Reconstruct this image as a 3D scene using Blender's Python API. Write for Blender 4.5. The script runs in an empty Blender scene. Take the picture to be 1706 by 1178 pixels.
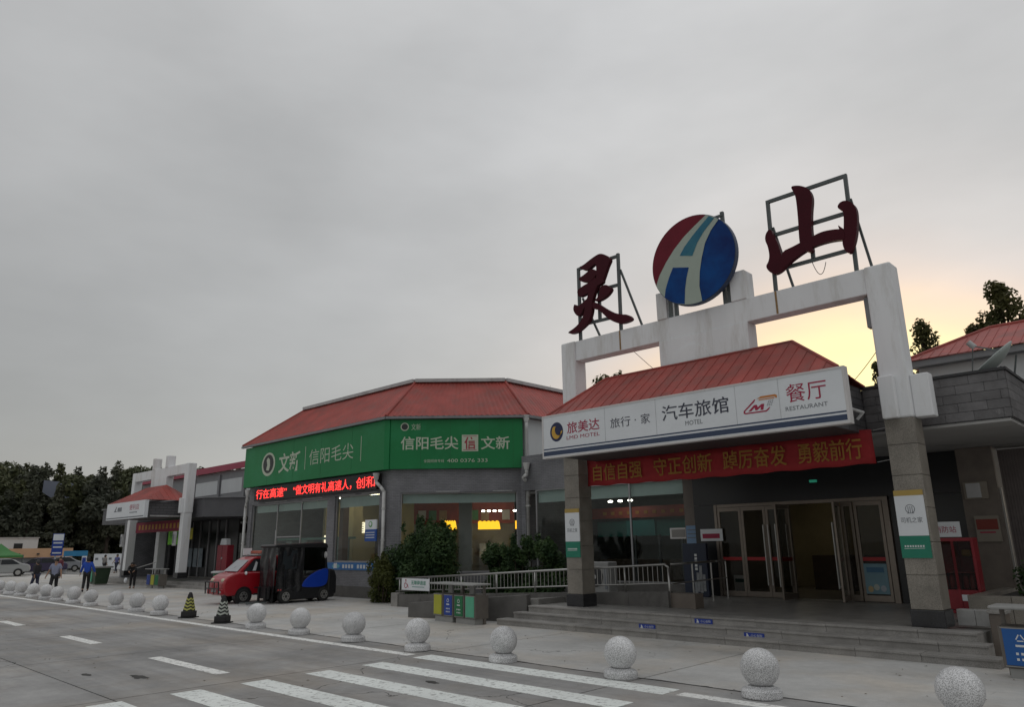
import bpy, bmesh, math, random
import numpy as np
from mathutils import Vector, Matrix
random.seed(11)
sc = bpy.context.scene
COL = sc.collection
R = math.radians
# ------------------------------------------------------------------ camera
cam_d = bpy.data.cameras.new('camera'); cam = bpy.data.objects.new('camera', cam_d); COL.objects.link(cam)
cam_d.sensor_width = 36; cam_d.sensor_fit = 'HORIZONTAL'; cam_d.lens = 1217.2 / 1706 * 36
cam_d.clip_start = .05; cam_d.clip_end = 2000
PITCH, ROLL, YAW = R(14.655), R(-0.8415), R(-43.789)
fw = Vector((math.sin(YAW) * math.cos(PITCH), math.cos(YAW) * math.cos(PITCH), math.sin(PITCH)))
rt = Vector((math.cos(YAW), -math.sin(YAW), 0)); up = rt.cross(fw)
r2 = rt * math.cos(ROLL) + up * math.sin(ROLL); u2 = up * math.cos(ROLL) - rt * math.sin(ROLL)
m = Matrix((r2, u2, -fw)).transposed().to_4x4(); m.translation = (0, 0, 2.05)
cam.matrix_world = m
sc.camera = cam
# ------------------------------------------------------------------ world: overcast evening, a clear gap low in the west
SUN_AZ, SUN_EL = R(-19.0), R(4.0)          # compass direction of the sunset gap (from +Y, clockwise)
w = bpy.data.worlds.new('World'); sc.world = w; w.use_nodes = True
nt = w.node_tree; nt.nodes.clear()
def N(t, **k):
    n = nt.nodes.new(t)
    for a, b in k.items(): setattr(n, a, b)
    return n
def L(a, b): nt.links.new(a, b)
def MT(op, a, b=None, c=None):
    n = N('ShaderNodeMath', operation=op)
    for i, v in enumerate((a, b, c)):
        if v is None: continue
        if isinstance(v, (int, float)): n.inputs[i].default_value = v
        else: L(v, n.inputs[i])
    return n.outputs[0]
tc = N('ShaderNodeTexCoord'); sep = N('ShaderNodeSeparateXYZ'); L(tc.outputs['Generated'], sep.inputs[0])
dx, dy, dz = sep.outputs
el = MT('MULTIPLY', MT('ARCSINE', dz), 57.2958)
az = MT('MULTIPLY', MT('ARCTAN2', dx, dy), 57.2958)
da = MT('SUBTRACT', az, math.degrees(SUN_AZ))
mp = N('ShaderNodeMapping'); mp.inputs['Scale'].default_value = (1.0, 1.0, 2.6); L(tc.outputs['Generated'], mp.inputs[0])
nz = N('ShaderNodeTexNoise'); nz.inputs['Scale'].default_value = 1.7; nz.inputs['Detail'].default_value = 5; nz.inputs['Roughness'].default_value = .52; L(mp.outputs[0], nz.inputs[0])
nz2 = N('ShaderNodeTexNoise'); nz2.inputs['Scale'].default_value = 4.5; nz2.inputs['Detail'].default_value = 4; L(mp.outputs[0], nz2.inputs[0])
# distance from the clear gap, in degrees: elevation plus a penalty away from the sunset
t = MT('ADD', MT('MAXIMUM', el, 0), MT('MULTIPLY', MT('POWER', MT('ABSOLUTE', da), 2.0), 1 / 50.0))
t = MT('ADD', t, MT('MULTIPLY', MT('SUBTRACT', nz2.outputs[0], .5), 3.0))
mr = N('ShaderNodeMapRange'); mr.inputs[1].default_value = 0; mr.inputs[2].default_value = 60; L(t, mr.inputs[0])
ramp = N('ShaderNodeValToRGB'); e = ramp.color_ramp.elements
def stop(p, c):
    x = e.new(p / 60.0); x.color = (*c, 1)
e[0].position = 0; e[0].color = (.78, .66, .28, 1); e[1].position = 1; e[1].color = (.335, .336, .338, 1)
stop(9, (.80, .74, .38)); stop(13.2, (.78, .67, .36)); stop(15.5, (.70, .53, .37)); stop(18.2, (.54, .465, .415)); stop(20, (.47, .435, .418)); stop(22.5, (.425, .413, .408)); stop(30, (.375, .374, .374)); stop(45, (.357, .358, .361))
L(mr.outputs[0], ramp.inputs[0])
# soft cloud texture in the deck
cl = N('ShaderNodeMapRange'); cl.inputs[1].default_value = .3; cl.inputs[2].default_value = .7; cl.inputs[3].default_value = .83; cl.inputs[4].default_value = 1.13; L(nz.outputs[0], cl.inputs[0])
mulc = N('ShaderNodeMix', data_type='RGBA', blend_type='MULTIPLY'); mulc.inputs[0].default_value = 1
L(ramp.outputs[0], mulc.inputs[6]); L(cl.outputs[0], mulc.inputs[7])
# the deck is thinner towards the sunset side and thicker away from it
side = N('ShaderNodeMapRange'); side.inputs[1].default_value = 15; side.inputs[2].default_value = 75; side.inputs[3].default_value = 1.0; side.inputs[4].default_value = .86
L(MT('ABSOLUTE', da), side.inputs[0])
mul2 = N('ShaderNodeMix', data_type='RGBA', blend_type='MULTIPLY'); mul2.inputs[0].default_value = 1
L(mulc.outputs[2], mul2.inputs[6]); L(side.outputs[0], mul2.inputs[7])
# an overcast deck is brighter overhead than near the horizon
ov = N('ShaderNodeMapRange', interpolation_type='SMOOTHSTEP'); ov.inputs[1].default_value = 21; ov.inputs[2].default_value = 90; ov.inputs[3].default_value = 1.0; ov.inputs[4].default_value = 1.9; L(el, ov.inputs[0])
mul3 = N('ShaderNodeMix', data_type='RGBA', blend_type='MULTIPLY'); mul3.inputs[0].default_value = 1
hz = N('ShaderNodeMapRange', interpolation_type='SMOOTHSTEP'); hz.inputs[1].default_value = 3; hz.inputs[2].default_value = 32; hz.inputs[3].default_value = .79; hz.inputs[4].default_value = 1.0; L(el, hz.inputs[0])
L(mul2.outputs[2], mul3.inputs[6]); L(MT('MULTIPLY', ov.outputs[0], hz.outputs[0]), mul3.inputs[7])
sky = N('ShaderNodeTexSky', sky_type='NISHITA'); sky.sun_disc = False; sky.sun_elevation = SUN_EL; sky.sun_rotation = SUN_AZ
bg1 = N('ShaderNodeBackground'); bg1.inputs[1].default_value = .05; L(sky.outputs[0], bg1.inputs[0])
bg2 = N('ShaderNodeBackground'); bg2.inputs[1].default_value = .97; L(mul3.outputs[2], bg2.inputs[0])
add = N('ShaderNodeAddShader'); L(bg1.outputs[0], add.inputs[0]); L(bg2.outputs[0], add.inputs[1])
bg1.inputs[1].default_value = .012
out = N('ShaderNodeOutputWorld'); L(add.outputs[0], out.inputs[0])
# ------------------------------------------------------------------ sun, low behind the building and behind cloud
sd = bpy.data.lights.new('sun', 'SUN'); sd.energy = .5; sd.angle = R(14); sd.color = (1, .82, .6)
sun = bpy.data.objects.new('sun', sd); COL.objects.link(sun); sun.location = (-20, 60, 30)
sdir = Vector((math.sin(SUN_AZ) * math.cos(SUN_EL), math.cos(SUN_AZ) * math.cos(SUN_EL), math.sin(SUN_EL)))
sun.rotation_euler = sdir.to_track_quat('Z', 'Y').to_euler()
sc.view_settings.view_transform = 'Standard'; sc.view_settings.look = 'None'
sc.view_settings.exposure = 0.6; sc.view_settings.gamma = 1
sc.cycles.max_bounces = 6; sc.cycles.transparent_max_bounces = 12
# ================================================================== helpers
def root_of(o):
    while o.parent: o = o.parent
    return o
class Frame:
    def __init__(s, o=(0, 0, 0), ex=(1, 0, 0), ey=(0, 1, 0)):
        s.o = Vector(o); s.ex = Vector(ex).normalized(); s.ey = Vector(ey).normalized(); s.ez = Vector((0, 0, 1))
    def __call__(s, a, b, c): return s.o + s.ex * a + s.ey * b + s.ez * c
WORLD = Frame()
class MB:
    def __init__(s, F=WORLD): s.v = []; s.f = []; s.F = F
    def add(s, vs, fs):
        n = len(s.v); s.v += [tuple(s.F(*p)) for p in vs]; s.f += [tuple(i + n for i in f) for f in fs]; return s
    def box(s, x0, x1, y0, y1, z0, z1):
        x0, x1 = min(x0, x1), max(x0, x1); y0, y1 = min(y0, y1), max(y0, y1); z0, z1 = min(z0, z1), max(z0, z1)
        return s.add([(x0, y0, z0), (x1, y0, z0), (x1, y1, z0), (x0, y1, z0), (x0, y0, z1), (x1, y0, z1), (x1, y1, z1), (x0, y1, z1)],
                     [(0, 3, 2, 1), (4, 5, 6, 7), (0, 1, 5, 4), (1, 2, 6, 5), (2, 3, 7, 6), (3, 0, 4, 7)])
    def hexa(s, p): return s.add(p, [(0, 3, 2, 1), (4, 5, 6, 7), (0, 1, 5, 4), (1, 2, 6, 5), (2, 3, 7, 6), (3, 0, 4, 7)])
    def prism(s, poly, t0, t1, plane='xz'):
        n = len(poly)
        fn = {'xz': lambda a, b, t: (a, t, b), 'yz': lambda a, b, t: (t, a, b), 'xy': lambda a, b, t: (a, b, t)}[plane]
        vs = [fn(a, b, t0) for a, b in poly] + [fn(a, b, t1) for a, b in poly]
        return s.add(vs, [tuple(range(n)), tuple(range(2 * n - 1, n - 1, -1))] + [(i, i + n, (i + 1) % n + n, (i + 1) % n) for i in range(n)])
    def cyl(s, p0, p1, r, r1=None, n=12, caps=True):
        p0, p1 = Vector(p0), Vector(p1); r1 = r if r1 is None else r1
        d = (p1 - p0).normalized(); a = d.orthogonal().normalized(); b = d.cross(a)
        vs = []
        for p, q in ((p0, r), (p1, r1)):
            for i in range(n):
                t = 2 * math.pi * i / n; vs.append(tuple(p + a * math.cos(t) * q + b * math.sin(t) * q))
        fs = [(i, (i + 1) % n, (i + 1) % n + n, i + n) for i in range(n)]
        if caps: fs += [tuple(range(n - 1, -1, -1)), tuple(range(n, 2 * n))]
        return s.add(vs, fs)
    def tube(s, pts, r, n=8):
        for a, b in zip(pts, pts[1:]): s.cyl(a, b, r, n=n)
        for p in pts[1:-1]: s.ball(p, r * 1.02, 8, 5)
        return s
    def bar(s, p0, p1, wx, wy):
        p0, p1 = Vector(p0), Vector(p1); d = (p1 - p0).normalized()
        a = Vector((0, 1, 0)) if abs(d.y) < .9 else Vector((1, 0, 0)); b = d.cross(a).normalized(); a = b.cross(d)
        q = []
        for p in (p0, p1):
            for i, j in ((-1, -1), (1, -1), (1, 1), (-1, 1)): q.append(tuple(p + b * i * wx / 2 + a * j * wy / 2))
        return s.hexa(q)
    def ball(s, c, r, nu=16, nv=10, sz=1.0, z0=-90, z1=90, sx=1, sy=1):
        c = Vector(c); vs = []; fs = []
        for j in range(nv + 1):
            ph = R(z0 + (z1 - z0) * j / nv)
            for i in range(nu):
                t = 2 * math.pi * i / nu; vs.append((c.x + r * sx * math.cos(ph) * math.cos(t), c.y + r * sy * math.cos(ph) * math.sin(t), c.z + r * sz * math.sin(ph)))
        for j in range(nv):
            for i in range(nu): fs.append((j * nu + i, j * nu + (i + 1) % nu, (j + 1) * nu + (i + 1) % nu, (j + 1) * nu + i))
        return s.add(vs, fs)
    def lathe(s, c, prof, n=20):
        c = Vector(c); vs = []; fs = []
        for r, z in prof:
            for i in range(n):
                t = 2 * math.pi * i / n; vs.append((c.x + r * math.cos(t), c.y + r * math.sin(t), c.z + z))
        for j in range(len(prof) - 1):
            for i in range(n): fs.append((j * n + i, j * n + (i + 1) % n, (j + 1) * n + (i + 1) % n, (j + 1) * n + i))
        fs += [tuple(range(n - 1, -1, -1)), tuple(range((len(prof) - 1) * n, len(prof) * n))]
        return s.add(vs, fs)
    def face(s, pts): return s.add(pts, [tuple(range(len(pts)))])
    def build(s, name, mat, parent=None, smooth=False, bevel=0, loc=None, recalc=True, seg=2):
        me = bpy.data.meshes.new(name)
        off = Vector((0, 0, 0))
        if parent is not None: off = root_of(parent).location
        if loc is not None: off = Vector(loc)
        me.from_pydata([tuple(Vector(p) - off) for p in s.v], [], s.f)
        if recalc and len(s.f) < 20000:
            bm = bmesh.new(); bm.from_mesh(me); bmesh.ops.remove_doubles(bm, verts=bm.verts, dist=1e-5)
            bmesh.ops.recalc_face_normals(bm, faces=bm.faces); bm.to_mesh(me); bm.free()
        if smooth:
            for p in me.polygons: p.use_smooth = True
        me.materials.append(mat); me.update()
        o = bpy.data.objects.new(name, me); COL.objects.link(o)
        if parent is not None: o.parent = parent
        elif loc is not None: o.location = loc
        if bevel:
            b = o.modifiers.new('bevel', 'BEVEL'); b.width = bevel; b.segments = seg; b.limit_method = 'ANGLE'; b.angle_limit = R(40)
        return o
def tag(o, label, cat, group=None):
    o['label'] = label; o['category'] = cat
    if group: o['group'] = group
    return o
def thing(name, label, cat, loc=(0, 0, 0), group=None):
    o = bpy.data.objects.new(name, None); COL.objects.link(o); o.location = loc; o.empty_display_size = .2
    return tag(o, label, cat, group)
def struct(o): o['kind'] = 'structure'; return o
def copy_tree(o, parent=None):
    c = o.copy(); COL.objects.link(c); c.parent = parent
    for ch in o.children: copy_tree(ch, c)
    return c
def B(name, mat, parent, *b, bevel=0, F=WORLD, smooth=False):
    mb = MB(F)
    mb.box(*b)
    return mb.build(name, mat, parent, bevel=bevel, smooth=smooth)
# ------------------------------------------------------------------ text: a line of lettering fitted into a box on a surface
def text(name, s, p0, u, wdt, hgt, mat, parent, off=.004, bold=0.0, depth=.004, shear=0, vert=(0, 0, 1)):
    cu = bpy.data.curves.new(name, 'FONT'); cu.body = s; cu.size = 1; cu.offset = bold; cu.shear = shear
    cu.resolution_u = 3
    tmp = bpy.data.objects.new('tmp_text', cu); COL.objects.link(tmp)
    dg = bpy.context.evaluated_depsgraph_get(); ev = tmp.evaluated_get(dg); me0 = ev.to_mesh()
    co = np.array([v.co[:] for v in me0.vertices]).reshape(-1, 3); fs = [tuple(p.vertices) for p in me0.polygons]
    ev.to_mesh_clear(); bpy.data.objects.remove(tmp); bpy.data.curves.remove(cu)
    mn = co.min(0); mx = co.max(0)
    co = co - mn; sx = wdt / (mx[0] - mn[0]); sy = hgt / (mx[1] - mn[1]) if hgt else sx
    u = Vector(u).normalized(); v = Vector(vert); n = u.cross(v)
    p0 = Vector(p0)
    me = bpy.data.meshes.new(name)
    offp = root_of(parent).location
    me.from_pydata([tuple(p0 + u * float(c[0] * sx) + v * float(c[1] * sy) + n * off - offp) for c in co], [], fs)
    me.materials.append(mat)
    o = bpy.data.objects.new(name, me); COL.objects.link(o); o.parent = parent
    return o
# ================================================================== materials
def newmat(name):
    mt = bpy.data.materials.new(name); mt.use_nodes = True; t = mt.node_tree; t.nodes.clear(); return mt, t
def M(name, col, rough=.6, var=.1, scale=2.0, metal=0.0, bump=0.0, bscale=60, rnd=0.0, dirt=None, dscale=.6, dlo=.5, dhi=.7, spec=.5, streak=False, col2=None, wave=None, coat=0):
    mt, t = newmat(name); n = t.nodes
    o = n.new('ShaderNodeOutputMaterial'); p = n.new('ShaderNodeBsdfPrincipled'); t.links.new(p.outputs[0], o.inputs[0])
    p.inputs['Roughness'].default_value = rough; p.inputs['Metallic'].default_value = metal; p.inputs['Specular IOR Level'].default_value = spec
    if coat: p.inputs['Coat Weight'].default_value = coat
    g = n.new('ShaderNodeNewGeometry')
    z = n.new('ShaderNodeTexNoise'); z.inputs['Scale'].default_value = scale; z.inputs['Detail'].default_value = 6; z.inputs['Roughness'].default_value = .62
    src = g.outputs['Position']
    if streak:
        ms = n.new('ShaderNodeMapping'); ms.inputs['Scale'].default_value = (1, 1, .12); t.links.new(src, ms.inputs[0]); t.links.new(ms.outputs[0], z.inputs[0])
    else: t.links.new(src, z.inputs[0])
    mx = n.new('ShaderNodeMix'); mx.data_type = 'RGBA'
    c2 = col2 or tuple(min(1, c * (1 + var)) for c in col); c1 = col if col2 else tuple(c * (1 - var) for c in col)
    mx.inputs[6].default_value = (*c1, 1); mx.inputs[7].default_value = (*c2, 1)
    r0 = n.new('ShaderNodeMapRange'); r0.inputs[1].default_value = .3; r0.inputs[2].default_value = .7; t.links.new(z.outputs[0], r0.inputs[0]); t.links.new(r0.outputs[0], mx.inputs[0])
    last = mx.outputs[2]
    if dirt:
        z2 = n.new('ShaderNodeTexNoise'); z2.inputs['Scale'].default_value = dscale; z2.inputs['Detail'].default_value = 7; z2.inputs['Roughness'].default_value = .7
        ms = n.new('ShaderNodeMapping'); ms.inputs['Scale'].default_value = (1, 1, .18 if streak else 1); ms.inputs['Location'].default_value = (7, 3, 5); t.links.new(src, ms.inputs[0]); t.links.new(ms.outputs[0], z2.inputs[0])
        r = n.new('ShaderNodeMapRange'); r.inputs[1].default_value = dlo; r.inputs[2].default_value = dhi; t.links.new(z2.outputs[0], r.inputs[0])
        m2 = n.new('ShaderNodeMix'); m2.data_type = 'RGBA'; m2.inputs[7].default_value = (*dirt, 1); t.links.new(r.outputs[0], m2.inputs[0]); t.links.new(last, m2.inputs[6]); last = m2.outputs[2]
    if rnd:
        oi = n.new('ShaderNodeObjectInfo'); rr = n.new('ShaderNodeMapRange'); rr.inputs[3].default_value = 1 - rnd; rr.inputs[4].default_value = 1 + rnd
        t.links.new(oi.outputs['Random'], rr.inputs[0])
        m3 = n.new('ShaderNodeMix'); m3.data_type = 'RGBA'; m3.blend_type = 'MULTIPLY'; m3.inputs[0].default_value = 1; t.links.new(last, m3.inputs[6]); t.links.new(rr.outputs[0], m3.inputs[7]); last = m3.outputs[2]
    t.links.new(last, p.inputs['Base Color'])
    if bump:
        zb = n.new('ShaderNodeTexNoise'); zb.inputs['Scale'].default_value = bscale; zb.inputs['Detail'].default_value = 4; t.links.new(src, zb.inputs[0])
        bp = n.new('ShaderNodeBump'); bp.inputs['Strength'].default_value = bump; bp.inputs['Distance'].default_value = .02; t.links.new(zb.outputs[0], bp.inputs['Height']); t.links.new(bp.outputs[0], p.inputs['Normal'])
    return mt
def EMIT(name, col, st, base=None):
    mt, t = newmat(name); n = t.nodes
    o = n.new('ShaderNodeOutputMaterial'); p = n.new('ShaderNodeBsdfPrincipled'); t.links.new(p.outputs[0], o.inputs[0])
    p.inputs['Base Color'].default_value = (*(base or col), 1); p.inputs['Emission Color'].default_value = (*col, 1); p.inputs['Emission Strength'].default_value = st
    z = n.new('ShaderNodeTexNoise'); z.inputs['Scale'].default_value = 30
    return mt
def GLASS(name, tint=(.55, .6, .6), rough=.02, ior=1.5, mn=.0):
    mt, t = newmat(name); n = t.nodes
    o = n.new('ShaderNodeOutputMaterial'); mx = n.new('ShaderNodeMixShader'); tr = n.new('ShaderNodeBsdfTransparent'); gl = n.new('ShaderNodeBsdfGlossy'); fr = n.new('ShaderNodeFresnel')
    tr.inputs[0].default_value = (*tint, 1); gl.inputs['Roughness'].default_value = rough; gl.inputs['Color'].default_value = (.9, .95, .95, 1); fr.inputs[0].default_value = ior
    z = n.new('ShaderNodeTexNoise'); z.inputs['Scale'].default_value = .8; g = n.new('ShaderNodeNewGeometry'); t.links.new(g.outputs['Position'], z.inputs[0])
    bp = n.new('ShaderNodeBump'); bp.inputs['Strength'].default_value = .05; bp.inputs['Distance'].default_value = .05; t.links.new(z.outputs[0], bp.inputs['Height']); t.links.new(bp.outputs[0], gl.inputs['Normal'])
    mi = n.new('ShaderNodeMapRange'); mi.inputs[3].default_value = ior; mi.inputs[4].default_value = 1 / ior; t.links.new(g.outputs['Backfacing'], mi.inputs[0]); t.links.new(mi.outputs[0], fr.inputs[0])
    ad = n.new('ShaderNodeMath'); ad.operation = 'ADD'; ad.inputs[1].default_value = mn; t.links.new(fr.outputs[0], ad.inputs[0])
    t.links.new(ad.outputs[0], mx.inputs[0]); t.links.new(tr.outputs[0], mx.inputs[1]); t.links.new(gl.outputs[0], mx.inputs[2]); t.links.new(mx.outputs[0], o.inputs[0])
    return mt
def BRICK(name, c1, c2, mortar, bw, bh, axis='x', rough=.55, var=.25):
    """small facing tiles: brick pattern in wall coordinates (horizontal run, height)"""
    mt, t = newmat(name); n = t.nodes
    o = n.new('ShaderNodeOutputMaterial'); p = n.new('ShaderNodeBsdfPrincipled'); t.links.new(p.outputs[0], o.inputs[0]); p.inputs['Roughness'].default_value = rough
    g = n.new('ShaderNodeNewGeometry'); s = n.new('ShaderNodeSeparateXYZ'); t.links.new(g.outputs['Position'], s.inputs[0]); cb = n.new('ShaderNodeCombineXYZ')
    ad = n.new('ShaderNodeMath'); ad.operation = 'ADD'; t.links.new(s.outputs[0], ad.inputs[0]); t.links.new(s.outputs[1], ad.inputs[1])
    t.links.new(ad.outputs[0], cb.inputs[0]); t.links.new(s.outputs[2], cb.inputs[1])
    b = n.new('ShaderNodeTexBrick'); b.inputs['Scale'].default_value = 1; b.inputs['Brick Width'].default_value = bw; b.inputs['Row Height'].default_value = bh; b.inputs['Mortar Size'].default_value = bh * .09
    b.inputs['Color1'].default_value = (*c1, 1); b.inputs['Color2'].default_value = (*c2, 1); b.inputs['Mortar'].default_value = (*mortar, 1); t.links.new(cb.outputs[0], b.inputs[0])
    z = n.new('ShaderNodeTexNoise'); z.inputs['Scale'].default_value = .9; z.inputs['Detail'].default_value = 6; t.links.new(g.outputs['Position'], z.inputs[0])
    r = n.new('ShaderNodeMapRange'); r.inputs[1].default_value = .3; r.inputs[2].default_value = .7; r.inputs[3].default_value = 1 - var; r.inputs[4].default_value = 1 + var; t.links.new(z.outputs[0], r.inputs[0])
    mx = n.new('ShaderNodeMix'); mx.data_type = 'RGBA'; mx.blend_type = 'MULTIPLY'; mx.inputs[0].default_value = 1; t.links.new(b.outputs[0], mx.inputs[6]); t.links.new(r.outputs[0], mx.inputs[7]); t.links.new(mx.outputs[2], p.inputs['Base Color'])
    bp = n.new('ShaderNodeBump'); bp.inputs['Strength'].default_value = .5; bp.inputs['Distance'].default_value = .006; bp.invert = True; t.links.new(b.outputs['Fac'], bp.inputs['Height']); t.links.new(bp.outputs[0], p.inputs['Normal'])
    return mt
def GRANITE(name, c1, c2, scale=260, rough=.5, rnd=0.0):
    mt, t = newmat(name); n = t.nodes
    o = n.new('ShaderNodeOutputMaterial'); p = n.new('ShaderNodeBsdfPrincipled'); t.links.new(p.outputs[0], o.inputs[0]); p.inputs['Roughness'].default_value = rough
    g = n.new('ShaderNodeNewGeometry'); v = n.new('ShaderNodeTexNoise'); v.inputs['Scale'].default_value = scale; v.inputs['Detail'].default_value = 2; t.links.new(g.outputs['Position'], v.inputs[0])
    r = n.new('ShaderNodeValToRGB'); r.color_ramp.elements[0].position = .40; r.color_ramp.elements[0].color = (*c1, 1); r.color_ramp.elements[1].position = .56; r.color_ramp.elements[1].color = (*c2, 1); t.links.new(v.outputs[0], r.inputs[0])
    z = n.new('ShaderNodeTexNoise'); z.inputs['Scale'].default_value = 2.5; z.inputs['Detail'].default_value = 6; t.links.new(g.outputs['Position'], z.inputs[0])
    q = n.new('ShaderNodeMapRange'); q.inputs[1].default_value = .3; q.inputs[2].default_value = .7; q.inputs[3].default_value = .74; q.inputs[4].default_value = 1.1; t.links.new(z.outputs[0], q.inputs[0])
    mx = n.new('ShaderNodeMix'); mx.data_type = 'RGBA'; mx.blend_type = 'MULTIPLY'; mx.inputs[0].default_value = 1; t.links.new(r.outputs[0], mx.inputs[6]); t.links.new(q.outputs[0], mx.inputs[7]); last = mx.outputs[2]
    if rnd:
        oi = n.new('ShaderNodeObjectInfo'); rr = n.new('ShaderNodeMapRange'); rr.inputs[3].default_value = 1 - rnd; rr.inputs[4].default_value = 1 + rnd; t.links.new(oi.outputs['Random'], rr.inputs[0])
        m3 = n.new('ShaderNodeMix'); m3.data_type = 'RGBA'; m3.blend_type = 'MULTIPLY'; m3.inputs[0].default_value = 1; t.links.new(last, m3.inputs[6]); t.links.new(rr.outputs[0], m3.inputs[7]); last = m3.outputs[2]
    t.links.new(last, p.inputs['Base Color'])
    return mt
def LEAF(name, c1, c2, trans=.25, oscale=.35):
    mt, t = newmat(name); n = t.nodes
    o = n.new('ShaderNodeOutputMaterial'); d = n.new('ShaderNodeBsdfPrincipled'); d.inputs['Roughness'].default_value = .6; d.inputs['Specular IOR Level'].default_value = .25
    g = n.new('ShaderNodeNewGeometry'); z = n.new('ShaderNodeTexNoise'); z.inputs['Scale'].default_value = oscale; z.inputs['Detail'].default_value = 5; t.links.new(g.outputs['Position'], z.inputs[0])
    r = n.new('ShaderNodeMapRange'); r.inputs[1].default_value = .32; r.inputs[2].default_value = .68; t.links.new(z.outputs[0], r.inputs[0])
    mx = n.new('ShaderNodeMix'); mx.data_type = 'RGBA'; mx.inputs[6].default_value = (*c1, 1); mx.inputs[7].default_value = (*c2, 1); t.links.new(r.outputs[0], mx.inputs[0]); t.links.new(mx.outputs[2], d.inputs['Base Color'])
    tr = n.new('ShaderNodeBsdfTranslucent'); t.links.new(mx.outputs[2], tr.inputs[0]); ms = n.new('ShaderNodeMixShader'); ms.inputs[0].default_value = trans
    t.links.new(d.outputs[0], ms.inputs[1]); t.links.new(tr.outputs[0], ms.inputs[2]); t.links.new(ms.outputs[0], o.inputs[0])
    return mt
def CONCRETE(name, col, rnd, track, stain, crack):
    """worn concrete: per slab tone, blotches, wheel tracks along the lane, hairline cracks, speckle"""
    mt, t = newmat(name); n = t.nodes; ln = t.links.new
    o = n.new('ShaderNodeOutputMaterial'); p = n.new('ShaderNodeBsdfPrincipled'); ln(p.outputs[0], o.inputs[0]); p.inputs['Roughness'].default_value = .82; p.inputs['Specular IOR Level'].default_value = .35
    g = n.new('ShaderNodeNewGeometry'); src = g.outputs['Position']
    def noise(scale, detail=5, ro=.6, vec=(1, 1, 1), loc=(0, 0, 0)):
        mpn = n.new('ShaderNodeMapping'); mpn.inputs['Scale'].default_value = vec; mpn.inputs['Location'].default_value = loc; ln(src, mpn.inputs[0])
        z = n.new('ShaderNodeTexNoise'); z.inputs['Scale'].default_value = scale; z.inputs['Detail'].default_value = detail; z.inputs['Roughness'].default_value = ro; ln(mpn.outputs[0], z.inputs[0]); return z.outputs[0]
    def rng(v, a, b, lo, hi):
        r = n.new('ShaderNodeMapRange'); r.inputs[1].default_value = a; r.inputs[2].default_value = b; r.inputs[3].default_value = lo; r.inputs[4].default_value = hi; ln(v, r.inputs[0]); return r.outputs[0]
    def mul(a, b):
        m_ = n.new('ShaderNodeMath'); m_.operation = 'MULTIPLY'; ln(a, m_.inputs[0])
        if isinstance(b, float): m_.inputs[1].default_value = b
        else: ln(b, m_.inputs[1])
        return m_.outputs[0]
    f = rng(noise(.55, 7, .66), .3, .7, 1 - stain, 1 + stain * .7)
    f = mul(f, rng(noise(.9, 5, .6, (.07, 1.3, 1), (3, 0, 0)), .35, .65, 1 - track, 1 + track))
    f = mul(f, rng(noise(5.5, 6, .7), .3, .7, .92, 1.07)); f = mul(f, rng(noise(70, 3, .6), .3, .7, .90, 1.09))
    f = mul(f, rng(noise(.30, 8, .75, (1, 1, 1), (11, 5, 0)), .56, .72, 1.0, 1 - stain * 1.5))
    vo = n.new('ShaderNodeTexVoronoi'); vo.feature = 'DISTANCE_TO_EDGE'; vo.inputs['Scale'].default_value = .21
    wn = n.new('ShaderNodeTexNoise'); wn.inputs['Scale'].default_value = .9; wn.inputs['Detail'].default_value = 6; ln(src, wn.inputs[0])
    va = n.new('ShaderNodeVectorMath'); va.operation = 'MULTIPLY_ADD'; va.inputs[1].default_value = (1.6, 1.6, 0); ln(wn.outputs[1], va.inputs[0]); ln(src, va.inputs[2]); ln(va.outputs[0], vo.inputs[0])
    ck = rng(vo.outputs[0], .0008, .0032, 1 - crack, 1.0); gate = rng(noise(.16, 2, .5, (1, 1, 1), (2, 9, 0)), .50, .56, 0.0, 1.0)
    cm = n.new('ShaderNodeMix'); cm.data_type = 'FLOAT'; cm.inputs[2].default_value = 1.0; ln(gate, cm.inputs[0]); ln(ck, cm.inputs[3]); f = mul(f, cm.outputs[0])
    oi = n.new('ShaderNodeObjectInfo'); f = mul(f, rng(oi.outputs['Random'], 0, 1, 1 - rnd, 1 + rnd))
    mx = n.new('ShaderNodeMix'); mx.data_type = 'RGBA'; mx.blend_type = 'MULTIPLY'; mx.inputs[0].default_value = 1; mx.inputs[6].default_value = (*col, 1); ln(f, mx.inputs[7])
    tint = n.new('ShaderNodeMix'); tint.data_type = 'RGBA'; tint.blend_type = 'MULTIPLY'; tint.inputs[7].default_value = (1.05, .98, .9, 1); ln(rng(noise(.4, 4, .6, (1, 1, 1), (1, 2, 0)), .45, .65, 0, 1), tint.inputs[0]); ln(mx.outputs[2], tint.inputs[6]); ln(tint.outputs[2], p.inputs['Base Color'])
    bp = n.new('ShaderNodeBump'); bp.inputs['Strength'].default_value = .25; bp.inputs['Distance'].default_value = .02; ln(noise(85, 4), bp.inputs['Height']); ln(bp.outputs[0], p.inputs['Normal'])
    return mt
ROAD = CONCRETE('road_concrete', (.325, .32, .313), .11, .19, .27, .75)
PAVE = CONCRETE('pavement_concrete', (.495, .492, .478), .05, .05, .20, .65)
SOIL = M('joint_soil', (.05, .048, .045), .95, .3, 3)
GROUND = M('ground_concrete', (.30, .295, .285), .85, .12, .35, dirt=(.2, .195, .19), dscale=.12)
LINE = M('line_paint', (.82, .82, .79), .75, .08, 1.2, dirt=(.38, .375, .36), dscale=10, dlo=.52, dhi=.62, bump=.3)
LINE2 = M('crossing_paint', (.80, .83, .80), .75, .10, .8, dirt=(.42, .425, .41), dscale=9, dlo=.52, dhi=.63, bump=.3)
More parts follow.
